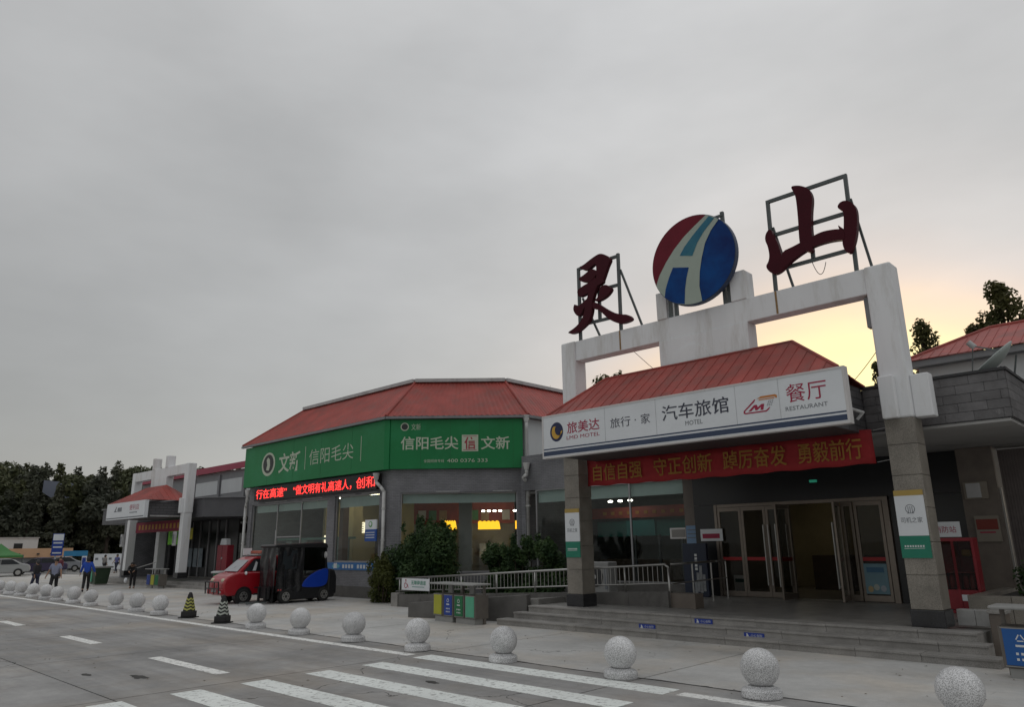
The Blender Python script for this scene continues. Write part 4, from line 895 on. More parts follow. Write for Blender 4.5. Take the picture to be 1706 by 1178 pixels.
# ------------------------------------------------------------------ drainpipes
def drainpipe(lab, top, pts, r=.07):
    T = thing('drainpipe', lab, 'drainpipe', (pts[-1][0], pts[-1][1], 0), 'white drainpipes on the shop walls')
    MB().cyl(Vector(top) + Vector((0, 0, -.05)), Vector(top) + Vector((0, 0, .22)), .09, .15, n=14).build('funnel', PIPEW, T)
    MB().tube([top] + pts, r, 10).build('pipe', PIPEW, T, smooth=True)
    z = 1.0
    while z < pts[-2][2] - .2:
        MB().cyl((pts[-1][0], pts[-1][1], z), (pts[-1][0], pts[-1][1], z + .07), r * 1.2, n=12).build('collar', PIPEW, T); z += 1.25
drainpipe('white drainpipe at the left corner of the tea shop', (-36.15, 17.98, 4.72), [(-36.15, 17.98, 4.55), (-36.42, 18.1, 4.3), (-36.62, 18.16, 4.1), (-36.62, 18.16, 0)])
drainpipe('white drainpipe between the shop window and the chamfered corner', (-25.1, 18.0, 4.75), [(-25.1, 18.0, 4.6), (-24.9, 18.1, 4.4), (-24.78, 18.18, 4.2), (-24.78, 18.18, 0)])
pc = FC(5.46, -.27, 0)
drainpipe('tall white drainpipe at the right end of the chamfered wall', (pc.x, pc.y, 7.0), [(pc.x, pc.y, 6.6), (pc.x, pc.y, 5.3), (pc.x, pc.y, 0)])
drainpipe('short elbowed white drainpipe head beside the tall drainpipe', (-19.95, 21.55, 4.98), [(-19.95, 21.55, 4.75), (-20.08, 21.5, 4.62), (pc.x + .06, pc.y - .03, 4.4), (pc.x + .08, pc.y - .04, 3.9)])
# small plates at the shop
bs = thing('charging_sign', 'small white and blue sign on the drainpipe by the shop window', 'sign', (-25.2, 17.95, 2.2))
B('white_panel', SIGNWHITE, bs, -25.62, -24.86, 17.9, 17.96, 2.72, 3.10); B('blue_panel', M('panel_blue', (.02, .085, .34), .5, .06, 4), bs, -25.62, -24.86, 17.9, 17.96, 2.25, 2.715)
MB().prism(el_(-25.24, 2.92, .12, .12, 20), 17.892, 17.898).build('emblem_ring', M('emblem_green', (.1, .35, .08), .5), bs); MB().prism(el_(-25.24, 2.93, .075, .075, 20), 17.886, 17.890).build('emblem_field', SIGNWHITE, bs)
for k in range(3): B('text_line', WHITELET, bs, -25.55, -24.95, 17.893, 17.898, 2.58 - .1 * k, 2.61 - .1 * k)
bb_ = thing('blue_window_strip', 'blue sticker strip under the lit shop window', 'strip', (-27, 18.25, 1.1))
B('strip', M('strip_blue', (.03, .16, .42), .5, .15, 1.5), bb_, -29.0, -25.3, 18.27, 18.295, 1.1, 1.4)
for k in range(9): B('character_mark', WHITELET, bb_, -27.7 + k * .22 + (.2 if k > 3 else 0), -27.56 + k * .22 + (.2 if k > 3 else 0), 18.262, 18.268, 1.17, 1.32)
MB().prism(el_(-28.2, 1.25, .3, .09, 20), 18.262, 18.268).build('highlight_mark', M('strip_pale', (.15, .42, .5), .5), bb_)
# ================================================================== link building between shop and left portal
lk = thing('link_building', 'low grey building with crimson roof edge between tea shop and left portal', 'building', (-46, 22, 0))
MB().box(-62, -36.7, 22.0, 22.2, 4.9, 7.0).build('wall', GREYMETAL, lk)
for x0, x1 in ((-51.9, -48.55), (-47.95, -45.05), (-44.4, -41.5)): B('white_panel', WHITEWALL, lk, x0, x1, 21.97, 21.995, 5.55, 6.46)
for x in (-52.2, -48.25, -44.7): B('pilaster', GREYMETAL, lk, x - .12, x + .12, 21.9, 21.99, 5.2, 6.8)
corrugated(lk, (-62, 21.75, 7.02), (-36.7, 21.75, 7.02), (-62, 24.5, 8.0), (-36.7, 24.5, 8.0), .3, PINKROOF)
B('roof_edge', PINKROOF, lk, -62, -36.7, 21.7, 21.78, 6.99, 7.40)
# dark eave with chamfer
MB().prism([(-60, 18.75), (-42.9, 18.75), (-39.9, 21.75), (-39.9, 22), (-60, 22)], 3.85, 4.92, 'xy').build('eave', M('eave_dark', (.10, .10, .108), .6, .12, 2), lk)
MB().prism([(-60.1, 18.65), (-42.86, 18.65), (-39.75, 21.75), (-39.8, 22), (-60, 22)], 4.921, 4.97, 'xy').build('eave_cap', GREYMETAL, lk)
B('glass_front', GLASSD, lk, -44.2, -36.8, 21.6, 21.62, .3, 3.85)
for x in (-44.2, -42.3, -40.4, -38.6, -37.0): B('mullion', DKFRAME, lk, x - .04, x + .04, 21.56, 21.64, .3, 3.84)
B('floor', INFLOOR, lk, -62, -36.8, 21.3, 28, .1, .3); B('back_wall', WOODDK, lk, -62, -36.8, 27.8, 28, .3, 4.6); B('ceiling', INCEIL, lk, -62, -36.8, 22.2, 28, 3.95, 4.05)
for x in (-43.4, -42.6, -41.8, -40.7): MB().ball((x, 23.2, 3.85), .09, 10, 6, .5).build('ceiling_lamp', LAMPS, lk)
lplat = MB().box(-57, -37.2, 18.05, 21.5, -.02, .28).build('platform', PLATST); struct(lplat)
for k, (y0, z) in enumerate(((17.35, .14), (17.7, .28))):
    x = -54.0
    while x < -38.2:
        l = rs.uniform(1.3, 2.0); l = min(l, -38.1 - x)
        MB().box(x + .004, x + l - .004, y0, 18.05, -.02, z).build('step_stone', STEPST, lplat); x += l
# items in the glazed front
rc = thing('red_fire_cabinet', 'tall red cabinet with white pitched sign inside the far left glazed front', 'cabinet', (-43, 20.5, .28))
B('body', M('cabinet_red', (.28, .015, .03), .45, .1, 3), rc, -43.9, -42.6, 20.2, 20.6, .285, 2.25, bevel=.02)
B('door_gap', DKFRAME, rc, -43.26, -43.24, 20.19, 20.2, .4, 2.2)
MB().prism([(-43.7, 2.26), (-42.85, 2.26), (-42.95, 2.62), (-43.55, 2.62)], 20.25, 20.5).build('pitched_sign', SIGNWHITE, rc)
MB().cyl((-43.2, 20.16, 1.5), (-43.2, 20.2, 1.5), .06, n=10).build('handle', COPING, rc)
bx = thing('notice_board', 'pale grey notice board leaning beside the red cabinet', 'board', (-41.4, 20.9, .28))
B('board', M('pale_board', (.26, .27, .26), .6, .1, 3), bx, -42.2, -40.6, 20.9, 20.96, 1.25, 2.2); B('board', M('pale_board2', (.17, .18, .175), .6, .1, 3), bx, -42.2, -40.6, 20.92, 20.98, .3, 1.2)
bx = thing('white_box', 'small white box on the floor near the shop drainpipe', 'box', (-39.6, 20.9, .28))
B('body', SIGNWHITE, bx, -39.9, -39.35, 20.7, 21.1, .285, .95, bevel=.02); B('label', GREYTXT, bx, -39.75, -39.5, 20.694, 20.699, .5, .75)
gb = thing('green_basin', 'green basin with pale rim behind the red van', 'basin', (-37.9, 17.5, 0))
MB().lathe((-37.6, 17.6, 0), [(.3, 0), (.36, .6), (.37, .85)], 18).build('bowl', M('basin_green', (.02, .16, .07), .5, .1, 4), gb, smooth=True); MB().lathe((-37.6, 17.6, .85), [(.48, 0), (.48, .06), (.4, .1)], 18).build('rim', COPING, gb)
# ------------------------------------------------------------------ left portal canopy
lc = thing('left_canopy', 'red roofed canopy at the far left portal with white fascia', 'canopy', (-48, 17, 3.8))
B('box', GREYTILE_DK, lc, -50.6, -44.9, 16.3, 18.9, 3.88, 4.75)
sheets(lc, (-50.9, 16.15, 4.84), (-44.6, 16.15, 4.84), (-49.6, 17.85, 5.85), (-46.4, 17.85, 5.85), 20, REDROOF)
sheets(lc, (-44.6, 16.15, 4.84), (-44.75, 18.95, 4.84), (-46.4, 17.85, 5.85), (-46.3, 17.9, 5.85), 8, REDROOF)
B('soffit_light', COPING, lc, -44.88, -44.84, 16.5, 18.6, 3.9, 3.98)
ls = thing('left_sign', 'white canopy sign with grey logo at the far left portal', 'sign', (-47.7, 16.1, 3.84))
B('panel', SIGNWHITE, ls, -50.85, -44.62, 16.08, 16.28, 3.84, 4.83); B('stripe', GREYTXT, ls, -50.8, -44.7, 16.072, 16.079, 3.90, 3.96)
MB().prism([(-49.55, 4.3), (-49.2, 4.6), (-49.1, 4.6), (-49.3, 4.35), (-49.1, 4.35), (-49.1, 4.3)], 16.072, 16.079).build('logo', GREYTXT, ls)
for k in range(3): B('character_mark', GREYTXT, ls, -48.95 + k * .24, -48.76 + k * .24, 16.072, 16.079, 4.3, 4.55)
text('lettering', '便利店', (-47.0, 16.08, 4.32), U, 1.5, .33, CRIM, ls)
for k in range(6): B('small_mark', GREYTXT, ls, -46.9 + k * .2, -46.78 + k * .2, 16.072, 16.079, 4.15, 4.22)
lb = thing('left_red_banner', 'dull red banner under the far left canopy', 'banner', (-47.5, 18.2, 3))
B('cloth', M('banner_dull', (.20, .02, .04), .8, .12, 3), lb, -51.9, -44.4, 18.3, 18.31, 3.1, 3.75)
for k in range(12): B('character_mark', BANNERY, lb, -51.4 + k * .55, -51.1 + k * .55, 18.29, 18.297, 3.28, 3.58)
yb = thing('green_yellow_banner', 'bright green and yellow banner over the far left doors', 'banner', (-48.5, 20.3, 2.5))
YG = M('banner_green', (.22, .66, .05), .6, .06, 3); YY = M('banner_lemon', (.68, .62, .08), .6, .06, 3)
B('cloth', YG, yb, -51.6, -49.1, 20.3, 20.32, 2.35, 3.3); B('cloth_end', YY, yb, -49.09, -47.8, 20.3, 20.32, 2.65, 3.35)
text('lettering', '特惠商品', (-51.3, 20.3, 2.75), U, 1.9, .42, M('deep_green_text', (.01, .10, .06), .6), yb)
lw = thing('left_building', 'dim glazed shop front behind the far left portal', 'building', (-50, 22, 0))
B('glass_front', DARKGLASS, lw, -54.5, -44.3, 21.6, 21.64, .3, 3.85)
for x in (-54.4, -53.2, -52.0, -50.7, -49.5, -48.2, -47, -45.8): B('mullion', ALU, lw, x - .05, x + .05, 21.52, 21.6, .3, 3.8)
B('white_column', WHITEP, lw, -52.9, -52.35, 20.0, 20.5, .28, 3.2); B('white_lintel', WHITEP, lw, -53.2, -51.7, 20.0, 20.5, 3.205, 3.45)
for x in (-51, -50.2, -49.4): B('poster', M('poster_pale', (.20, .24, .27), .6, .3, 2), lw, x, x + .6, 21.49, 21.51, .9, 2.1)
B('side_wall', GREYTILE, lw, -54.8, -54.5, 18.6, 30, 0, 5)
for x, lab in ((-52.95, 'small grey lamp box on the left pillar of the far portal'), (-44.52, 'small grey lamp box on the right pillar of the far portal')):
    t_ = thing('lamp_box', lab, 'lamp', (x, 17.9, 2.5)); B('body', COPING, t_, x - .12, x + .18, 17.8, 17.93, 2.25, 3.05, bevel=.02); B('glass', GREYTXT, t_, x - .06, x + .12, 17.79, 17.799, 2.4, 2.9)
# ================================================================== ramp, planter wall, railing
ramp = MB().hexa([(-22.2, 16.9, -.02), (-13.9, 16.9, -.02), (-13.9, 18.6, -.02), (-22.2, 18.6, -.02), (-22.2, 16.9, .03), (-13.9, 16.9, .45), (-13.9, 18.6, .45), (-22.2, 18.6, .03)]).build('ramp', STEPST); struct(ramp)
rw = thing('ramp_wall', 'dark sloping concrete wall along the wheelchair ramp', 'wall', (-16, 16.7, 0))
wl = Frame((-21.6, 16.72, 0))
n_ = 9; L_ = 11.0
for k in range(n_):
    a, b2 = L_ * k / n_, L_ * (k + 1) / n_; za, zb = .40 + .44 * a / L_, .40 + .44 * b2 / L_
    MB(wl).hexa([(a + .003, -.12, -.02), (b2 - .003, -.12, -.02), (b2 - .003, .12, -.02), (a + .003, .12, -.02), (a + .003, -.12, za), (b2 - .003, -.12, zb), (b2 - .003, .12, zb), (a + .003, .12, za)]).build('panel', SKIRT, rw)
B('end_block', STEPST, rw, -21.98, -21.62, 16.55, 16.9, -.02, .45, bevel=.02)
lw_ = thing('low_wall', 'low sloping concrete wall behind the recycling station', 'wall', (-16.3, 14.6, 0))
A_, B_ = Vector((-18.2, 14.35, 0)), Vector((-14.2, 15.25, 0)); e_ = (B_ - A_); Ln = e_.length; FL = Frame(A_, e_, (-e_.y, e_.x, 0))
for k in range(3):
    a, b2 = Ln * k / 3, Ln * (k + 1) / 3; za, zb = .40 + .32 * k / 3, .40 + .32 * (k + 1) / 3
    MB(FL).hexa([(a + .003, 0, -.02), (b2 - .003, 0, -.02), (b2 - .003, .22, -.02), (a + .003, .22, -.02), (a + .003, 0, za), (b2 - .003, 0, zb), (b2 - .003, .22, zb), (a + .003, .22, za)]).build('panel', SKIRT, lw_, bevel=.01)
MB().hexa([(-18.0, 14.7, -.02), (-14.0, 15.5, -.02), (-14.0, 16.6, -.02), (-18.4, 16.6, -.02), (-18.0, 14.7, .3), (-14.0, 15.5, .6), (-14.0, 16.6, .6), (-18.4, 16.6, .3)]).build('fill', PLATST, lw_)
rail = thing('ramp_railing', 'long stainless steel railing with thin balusters along the ramp', 'railing', (-16, 16.72, 0))
zt = lambda x: .92 + (x + 21.9) * (1.50 - .92) / 11.3
zb_ = lambda x: .50 + (x + 21.9) * (1.04 - .50) / 11.3
rx0, rx1 = -21.9, -10.62
MB().tube([(rx0, 16.72, zt(rx0)), (rx1 - .1, 16.72, zt(rx1)), (rx1, 16.72, zt(rx1) - .08), (rx1, 16.72, .45)], .032, 10).build('top_rail', STEEL, rail, smooth=True)
MB().cyl((rx0, 16.72, zb_(rx0)), (rx1, 16.72, zb_(rx1)), .02, n=8).build('bottom_rail', STEEL, rail, smooth=True)
for x in np.arange(rx0 + .2, rx1, 1.62): MB().cyl((x, 16.72, .38 + (x + 21.6) * .04), (x, 16.72, zt(x)), .026, n=10).build('post', STEEL, rail, smooth=True)
bal = None
for x in np.arange(rx0 + .3, rx1 - .05, .15):
    MB().cyl((x, 16.72, zb_(x)), (x, 16.72, zt(x)), .009, n=6).build('baluster', STEEL, rail)
rail2 = thing('return_railing', 'short steel railing turning from the ramp railing to the doors', 'railing', (-10.4, 17.5, .45))
MB().tube([(-10.58, 16.8, 1.5), (-10.9, 19.6, 1.5), (-11.0, 20.4, 1.5)], .03, 10).build('top_rail', STEEL, rail2, smooth=True); MB().cyl((-10.58, 16.8, 1.02), (-11.0, 20.4, 1.02), .018).build('bottom_rail', STEEL, rail2)
for f in (0.35, .7, 1.0): MB().cyl((-10.58 - .42 * f, 16.8 + 3.6 * f, .45), (-10.58 - .42 * f, 16.8 + 3.6 * f, 1.5), .024).build('post', STEEL, rail2)
B('base_block', BROWNWALL, rail2, -10.75, -9.9, 16.7, 17.1, .452, .80)
rsn = thing('ramp_sign', 'white wheelchair ramp sign with green characters on the railing', 'sign', (-20.6, 16.65, .55))
B('panel', SIGNWHITE, rsn, -21.5, -20.0, 16.655, 16.675, .56, .95); text('lettering', '无障碍通道', (-20.98, 16.655, .74), U, .80, .145, M('sign_teal', (.02, .25, .15), .5), rsn, bold=.01)
B('small_line', M('sign_teal2', (.05, .25, .2), .5), rsn, -20.92, -20.26, 16.65, 16.654, .665, .685)
wc = MB(); wr = lambda x, z: (-21.27 + x, .72 + z)
for k in range(14):
    a, b2 = R(110 + k * 18), R(128 + k * 18); wc.hexa([(wr(0, 0)[0] + q * math.cos(t_), yy, wr(0, 0)[1] + q * math.sin(t_)) for yy in (16.649, 16.654) for q, t_ in ((.075, a), (.095, a), (.095, b2), (.075, b2))])
wc.prism(el_(-21.27, .89, .03, .03, 12), 16.649, 16.654); wc.bar((-21.27, 16.651, .86), (-21.26, 16.651, .75), .025, .004); wc.bar((-21.26, 16.651, .76), (-21.17, 16.651, .75), .022, .004); wc.bar((-21.17, 16.651, .75), (-21.13, 16.651, .64), .022, .004)
wc.build('wheelchair_icon', CRIM, rsn)
# air conditioner behind the railing
ac = thing('air_conditioner', 'white outdoor air conditioner unit behind the ramp railing', 'air conditioner', (-15.4, 20.2, .45))
B('case', M('ac_case', (.26, .26, .255), .6, .1, 3), ac, -16.6, -14.9, 19.9, 20.4, .46, 1.45, bevel=.03)
for x in (-16.2, -15.45):
    MB().cyl((x, 19.87, .98), (x, 19.9, .98), .32, n=24).build('fan_ring', DKFRAME, ac); MB().cyl((x, 19.85, .98), (x, 19.87, .98), .07, n=12).build('hub', COPING, ac)
B('vent', GREYTXT, ac, -15.05, -14.95, 19.88, 19.9, .6, 1.3)
# standee by the doors
sdn = thing('advert_standee', 'tall navy advertising standee left of the glass doors', 'standee', (-11.9, 20.6, .45))
B('panel', M('standee_navy', (.012, .02, .045), .45, .1, 3), sdn, -12.35, -11.55, 20.3, 20.42, .46, 2.0, bevel=.01)
for k, (x, z0, z1) in enumerate(((-11.92, .6, 1.15), (-11.82, .58, 1.35), (-11.72, .62, 1.1), (-12.0, .55, .9))): B('picture_block', M('standee_pale', (.25, .26, .27), .6, .3, 9), sdn, x, x + .09, 20.292, 20.299, z0, z1)
for k in range(5): B('character_mark', WHITELET, sdn, -11.95, -11.87, 20.292, 20.299, 1.62 - k * .1, 1.69 - k * .1)
rn = thing('red_notice', 'white sheet with red characters beside the left door', 'notice', (-12, 20.9, 2.0))
B('sheet', SIGNWHITE, rn, -12.05, -11.3, 20.93, 20.945, 2.06, 2.42); B('lettering', CRIM, rn, -11.98, -11.4, 20.922, 20.929, 2.14, 2.28)
sb = thing('a_board', 'small white sandwich board behind the left door glass', 'board', (-10.9, 21.3, .46))
B('board', SIGNWHITE, sb, -11.25, -10.8, 21.3, 21.33, .5, 1.05); B('header', TEALB, sb, -11.2, -10.85, 21.29, 21.299, .85, .95)
for k in range(4): B('mark', GREYTXT, sb, -11.18 + k * .08, -11.14 + k * .08, 21.29, 21.299, .58, .63)
po = thing('door_poster', 'pale blue poster with cartoon faces on the right door panel', 'poster', (-7, 21, .7))
B('sheet', M('poster_blue', (.17, .30, .36), .5, .1, 3), po, -7.32, -6.74, 20.985, 20.995, .66, 1.42)
B('heading', M('poster_heading', (.05, .16, .28), .5), po, -7.25, -6.82, 20.978, 20.984, 1.2, 1.33)
for x, z, c in ((-7.2, .78, (.5, .38, .2)), (-7.05, .83, (.45, .5, .45)), (-6.88, .8, (.4, .45, .5))): MB().prism(el_(x, z, .07, .08, 14), 20.978, 20.984).build('figure_mark', M('poster_mark', c, .6), po)
# ================================================================== right side: low wall, planter, fire point
B2 = lambda *a, **k: B(*a, **k)
lw2 = thing('marble_kerb_wall', 'low white marble wall behind the right portal pillar', 'wall', (-3.8, 16.3, .45))
MARBLE = M('marble', (.42, .42, .41), .4, .12, 4, dirt=(.28, .27, .25), dscale=3)
B('slab', MARBLE, lw2, -4.12, -3.82, 16.35, 16.6, .453, .74, bevel=.01); B('slab', MARBLE, lw2, -3.815, -3.5, 16.35, 16.6, .453, .74, bevel=.01)
kp = thing('stone_post', 'short brown stone post at the right end of the steps', 'post', (-3.4, 16, 0))
B('shaft', BROWNWALL, kp, -3.5, -3.25, 15.9, 16.3, -.02, .72, bevel=.015); B('cap', STEPST, kp, -3.52, -3.22, 15.87, 16.33, .722, .78, bevel=.01)
pl = thing('stone_planter', 'tan stone planter with dark shrub beside the fire point', 'planter', (-3, 17.8, 0))
for x in np.arange(-4.15, 1.2, .75): B('stone', PILLARST, pl, x + .004, x + .746, 17.4, 17.65, .0, .93, bevel=.008)
B('stone', PILLARST, pl, -4.148, -3.9, 17.66, 20.6, 0, .925); B('soil', SOIL, pl, -3.89, 1.2, 17.66, 20.6, 0, .85)
fp_ = thing('fire_cabinet', 'red glass fronted fire equipment cabinet behind the right pillar', 'cabinet', (-4.6, 19, .45))
FRED = M('fire_red', (.26, .012, .022), .4, .1, 3)
B('back', FRED, fp_, -5.05, -4.2, 19.15, 19.2, .46, 2.05)
for x in (-5.05, -4.64, -4.25): B('frame_post', FRED, fp_, x, x + .055, 18.8, 19.14, .46, 2.05)
for z in (.46, 1.98): B('frame_rail', FRED, fp_, -5.049, -4.196, 18.801, 19.139, z, z + .07)
B('lower_panel', FRED, fp_, -4.99, -4.26, 18.82, 18.85, .54, .95); B('shelf', FRED, fp_, -4.99, -4.26, 18.83, 19.14, 1.3, 1.33)
for x in (-4.9, -4.76, -4.5, -4.37):
    e2 = MB(); e2.lathe((x, 19.0, .96), [(.055, 0), (.06, .03), (.06, .25), (.03, .3), (.02, .34)], 12); e2.build('extinguisher', M('ext_red', (.35, .015, .02), .35), fp_, smooth=True)
B('helmet', M('helmet_ochre', (.35, .2, .03), .5), fp_, -4.5, -4.3, 18.95, 19.1, 1.65, 1.8, bevel=.04); B('label', SIGNWHITE, fp_, -4.58, -4.42, 18.812, 18.819, .72, .85)
B('pane', GLASSD, fp_, -4.99, -4.26, 18.80, 18.806, .96, 1.97)
MB().ball((-4.93, 18.78, 1.35), .03, 10, 6).build('red_lamp', EMIT('red_lamp', (1, .05, .02), 3), fp_)
fs_ = thing('fire_point_sign', 'white sign with red characters on top of the fire cabinet', 'sign', (-4.6, 18.9, 2.06))
B('panel', SIGNWHITE, fs_, -5.3, -4.4, 18.8, 18.83, 2.07, 2.4); text('lettering', '微型消防站', (-5.22, 18.8, 2.16), U, .74, .145, CRIM, fs_, bold=.0)
for lab, x0, z0, z1, mat in (('square grey meter box on the brown wall at the right', -4.62, 2.95, 3.35, COPING), ('red and white notice board on the brown wall at the right', -4.5, 1.95, 2.55, SIGNWHITE), ):
    t_ = thing('wall_notice' if mat is SIGNWHITE else 'meter_box', lab, 'notice' if mat is SIGNWHITE else 'box', (x0, 20.65, z0))
    B('body', M('dull_cream', (.25, .22, .18), .6), t_, x0, x0 + .5, 20.64, 20.69, z0, z1)
    if mat is SIGNWHITE: B('red_block', M('notice_red', (.20, .03, .02), .6), t_, x0 + .03, x0 + .47, 20.632, 20.639, z0 + .28, z1 - .08); B('text_line', CRIM, t_, x0 + .08, x0 + .4, 20.632, 20.639, z0 + .2, z0 + .23)
    else: B('lid', COPING, t_, x0 + .06, x0 + .36, 20.6, 20.639, z0 + .03, z1 - .03)
# ================================================================== bollards and cones
ORD = ['first', 'second', 'third', 'fourth', 'fifth', 'sixth', 'seventh', 'eighth', 'ninth', 'tenth', 'eleventh', 'twelfth', 'thirteenth', 'fourteenth', 'fifteenth', 'sixteenth', 'seventeenth', 'eighteenth', 'nineteenth', 'twentieth', 'twenty first']
bxs = [-2.62, -5.03, -7.38, -9.98, -12.35, -14.66, -16.93, -19.2, -25.55, -27.62, -29.53, -32.2, -34.34, -36.65, -38.3, -40.35, -42.4, -44.4, -46.5, -48.6]
proto = None
for i, x in enumerate(bxs):
    lab = 'granite ball bollard nearest the camera, cut by the bottom right edge' if i == 0 else ('granite ball bollard just right of the two striped cones' if i == 7 else ('granite ball bollard just left of the two striped cones' if i == 8 else 'granite ball bollard on a round base, %s from the right end of the row' % ORD[i]))
    if proto is None:
        proto = thing('ball_bollard', lab, 'bollard', (0, 0, 0), 'granite ball bollards along the pavement edge')
        MB().lathe((0, 0, 0), [(.255, 0), (.262, .02), (.262, .09), (.245, .12), (.19, .135), (.17, .15)], 28).build('base', BALLST, proto, smooth=False, bevel=.006)
        MB().ball((0, 0, .372), .252, 36, 22).build('ball', BALLST, proto, smooth=True)
        o = proto
    else:
        o = copy_tree(proto); o['label'] = lab
    o.location = (x, 10.03 + random.uniform(-.03, .03), 0); o.rotation_euler = (R(random.uniform(-2.5, 2.5)), R(random.uniform(-2.5, 2.5)), random.uniform(0, 6)); k_ = random.uniform(.97, 1.035); o.scale = (k_, k_, k_ * random.uniform(.97, 1.02))
CONEBLK = M('cone_black', (.014, .013, .014), .6, .2, 6); CONEYEL = M('cone_yellow', (.42, .42, .10), .5, .1, 5); CONEWHT = M('cone_pale', (.42, .45, .40), .5, .1, 5)
def cone(x, y, mat, lab):
    T = thing('traffic_cone', lab, 'cone', (x, y, 0), 'striped traffic cones in the bollard gap')
    F = Frame((x, y, 0), (.8, .6, 0), (-.6, .8, 0))
    MB(F).box(-.22, .22, -.22, .22, 0, .03).build('foot', CONEBLK, T); MB(F).box(-.17, .17, -.17, .17, .031, .2).build('base', CONEBLK, T, bevel=.02)
    def sq(z): return .135 - .085 * (z - .2) / .5
    zs = [.2, .29, .38, .47, .56]
    # square tapered body in black with slanting coloured chevron bands
    mb = MB(F); a, b_ = sq(.2), sq(.7)
    mb.hexa([(-a, -a, .2), (a, -a, .2), (a, a, .2), (-a, a, .2), (-b_, -b_, .7), (b_, -b_, .7), (b_, b_, .7), (-b_, b_, .7)]); mb.build('body', CONEBLK, T, bevel=.012)
    for k in range(4):
        for sgn in (-1, 1):
            for face in ('f', 's'):
                z0 = .215 + k * .095; h = .05; dz = .05
                za, zb2 = (z0, z0 + dz)
                def P(s, z):
                    w_ = sq(z) + .003
                    return (s * w_, -w_, z) if face == 'f' else (w_, s * w_, z)
                lo_, hi_ = (-1, 0) if sgn < 0 else (0, 1)
                zl, zh = (za + dz, za) if sgn < 0 else (za, za + dz)
                pts = [P(lo_, zl), P(hi_, zh), P(hi_, zh + h), P(lo_, zl + h)]
                MB(F).face(pts).build('stripe', mat, T)
    MB(F).hexa([(-.055, -.055, .64), (.055, -.055, .64), (.055, .055, .64), (-.055, .055, .64), (-.03, -.03, .75), (.03, -.03, .75), (.03, .03, .75), (-.03, .03, .75)]).build('cap', CONEBLK, T)
cone(-23.75, 10.2, CONEYEL, 'black and yellow striped cone in the bollard gap'); cone(-21.25, 10.1, CONEWHT, 'black and white striped cone in the bollard gap, nearer the camera')
# ================================================================== recycling stations
BINMET = M('bin_metal', (.14, .125, .11), .5, .12, 5); BINGREY = M('bin_grey', (.30, .30, .29), .5, .1, 5)
def bin_station(lab, F, ctr, cols, wdt=2.0):
    T = thing('recycling_station', lab, 'bin', ctr)
    n = len(cols); pw = wdt / n
    MB(F).prism([(-.05, .99), (wdt + .05, .99), (wdt + .05, 1.035), (-.05, 1.035)], -.12, .5).build('lid', BINGREY, T, bevel=.015)
    for s in (.02, wdt * .5 - .03, wdt - .08): MB(F).box(s, s + .06, .3, .36, 0, .989).build('post', BINMET, T)
    for s0 in (.02, wdt * .5 + .02): MB(F).box(s0 + .06, s0 + wdt * .5 - .1, .03, .42, .0, .14).build('foot', BINGREY, T)
    for i, (c, tx) in enumerate(cols):
        s0 = i * pw + .015
        body = MB(F).box(s0, s0 + pw - .03, .0, .45, .145, .74).build('bin', BINMET, T, bevel=.012)
        MB(F).box(s0 + .05, s0 + pw - .08, -.012, -.001, .19, .71).build('panel', c, body)
        for z in (.18, .71): MB(F).box(s0 + .03, s0 + pw - .06, -.014, -.001, z - .012 if z < .5 else z, z if z < .5 else z + .014).build('trim', BINGREY, body)
        if tx:
            cx_ = s0 + pw / 2 - .015
            ic = MB(F)
            for k in range(3):
                a, b2 = R(90 + 120 * k + 12), R(210 + 120 * k - 12); ic.bar((cx_ + .055 * math.cos(a), -.0145, .575 + .055 * math.sin(a)), (cx_ + .055 * math.cos(b2), -.0145, .575 + .055 * math.sin(b2)), .016, .003)
            ic.build('icon', WHITELET, body)
            MB(F).box(cx_ - .07, cx_ + .07, -.0155, -.013, .455, .485).build('text_line', WHITELET, body)
            for k in range(6): MB(F).box(cx_ - .08 + (k % 3) * .065, cx_ - .045 + (k % 3) * .065, -.0155, -.013, .34 - (k // 3) * .08, .375 - (k // 3) * .08).build('mark', WHITELET, body)
        if i % 2 == 0: MB(F).box(s0 + pw - .12, s0 + pw + .08, .25, .31, .745, .988).build('ash_box', BINGREY, T)
    return T
PY, PB, PG, PM = M('bin_yellow', (.42, .42, .03), .5, .08, 4), M('bin_blue', (.012, .05, .30), .5, .08, 4), M('bin_green', (.008, .15, .05), .5, .08, 4), M('bin_mint', (.10, .42, .26), .5, .08, 4)
ANG = R(-6)
FB = Frame((-16.82, 14.15, 0), (math.cos(ANG), math.sin(ANG), 0), (-math.sin(ANG), math.cos(ANG), 0))
bin_station('four compartment recycling station with yellow, blue, green and mint panels', FB, (-15.8, 14.2, 0), [(PY, 0), (PB, 1), (PG, 1), (PM, 0)])
PB2 = M('bin_blue_bright', (.012, .10, .34), .5, .06, 4)
bin_station('blue panelled recycling station at the right edge of the frame', Frame((-2.93, 13.65, 0), (1, .02, 0), (-.02, 1, 0)), (-2.3, 13.7, 0), [(PB2, 1), (PG, 1), (PM, 0)], 1.7)
bin_station('recycling station with blue and yellow panels at the far left entrance', Frame((-44.1, 16.4, 0)), (-43.3, 16.4, 0), [(PB, 0), (PY, 0), (PG, 0)], 1.7)
tb = thing('green_bin', 'dark green wheeled bin with pale lid left of the far entrance', 'bin', (-51, 16.1, 0))
MB().hexa([(-51.4, 15.8, .05), (-50.5, 15.8, .05), (-50.5, 16.5, .05), (-51.4, 16.5, .05), (-51.5, 15.7, 1.0), (-50.4, 15.7, 1.0), (-50.4, 16.6, 1.0), (-51.5, 16.6, 1.0)]).build('body', M('bin_dark_green', (.03, .06, .03), .5, .15, 4), tb, bevel=.03)
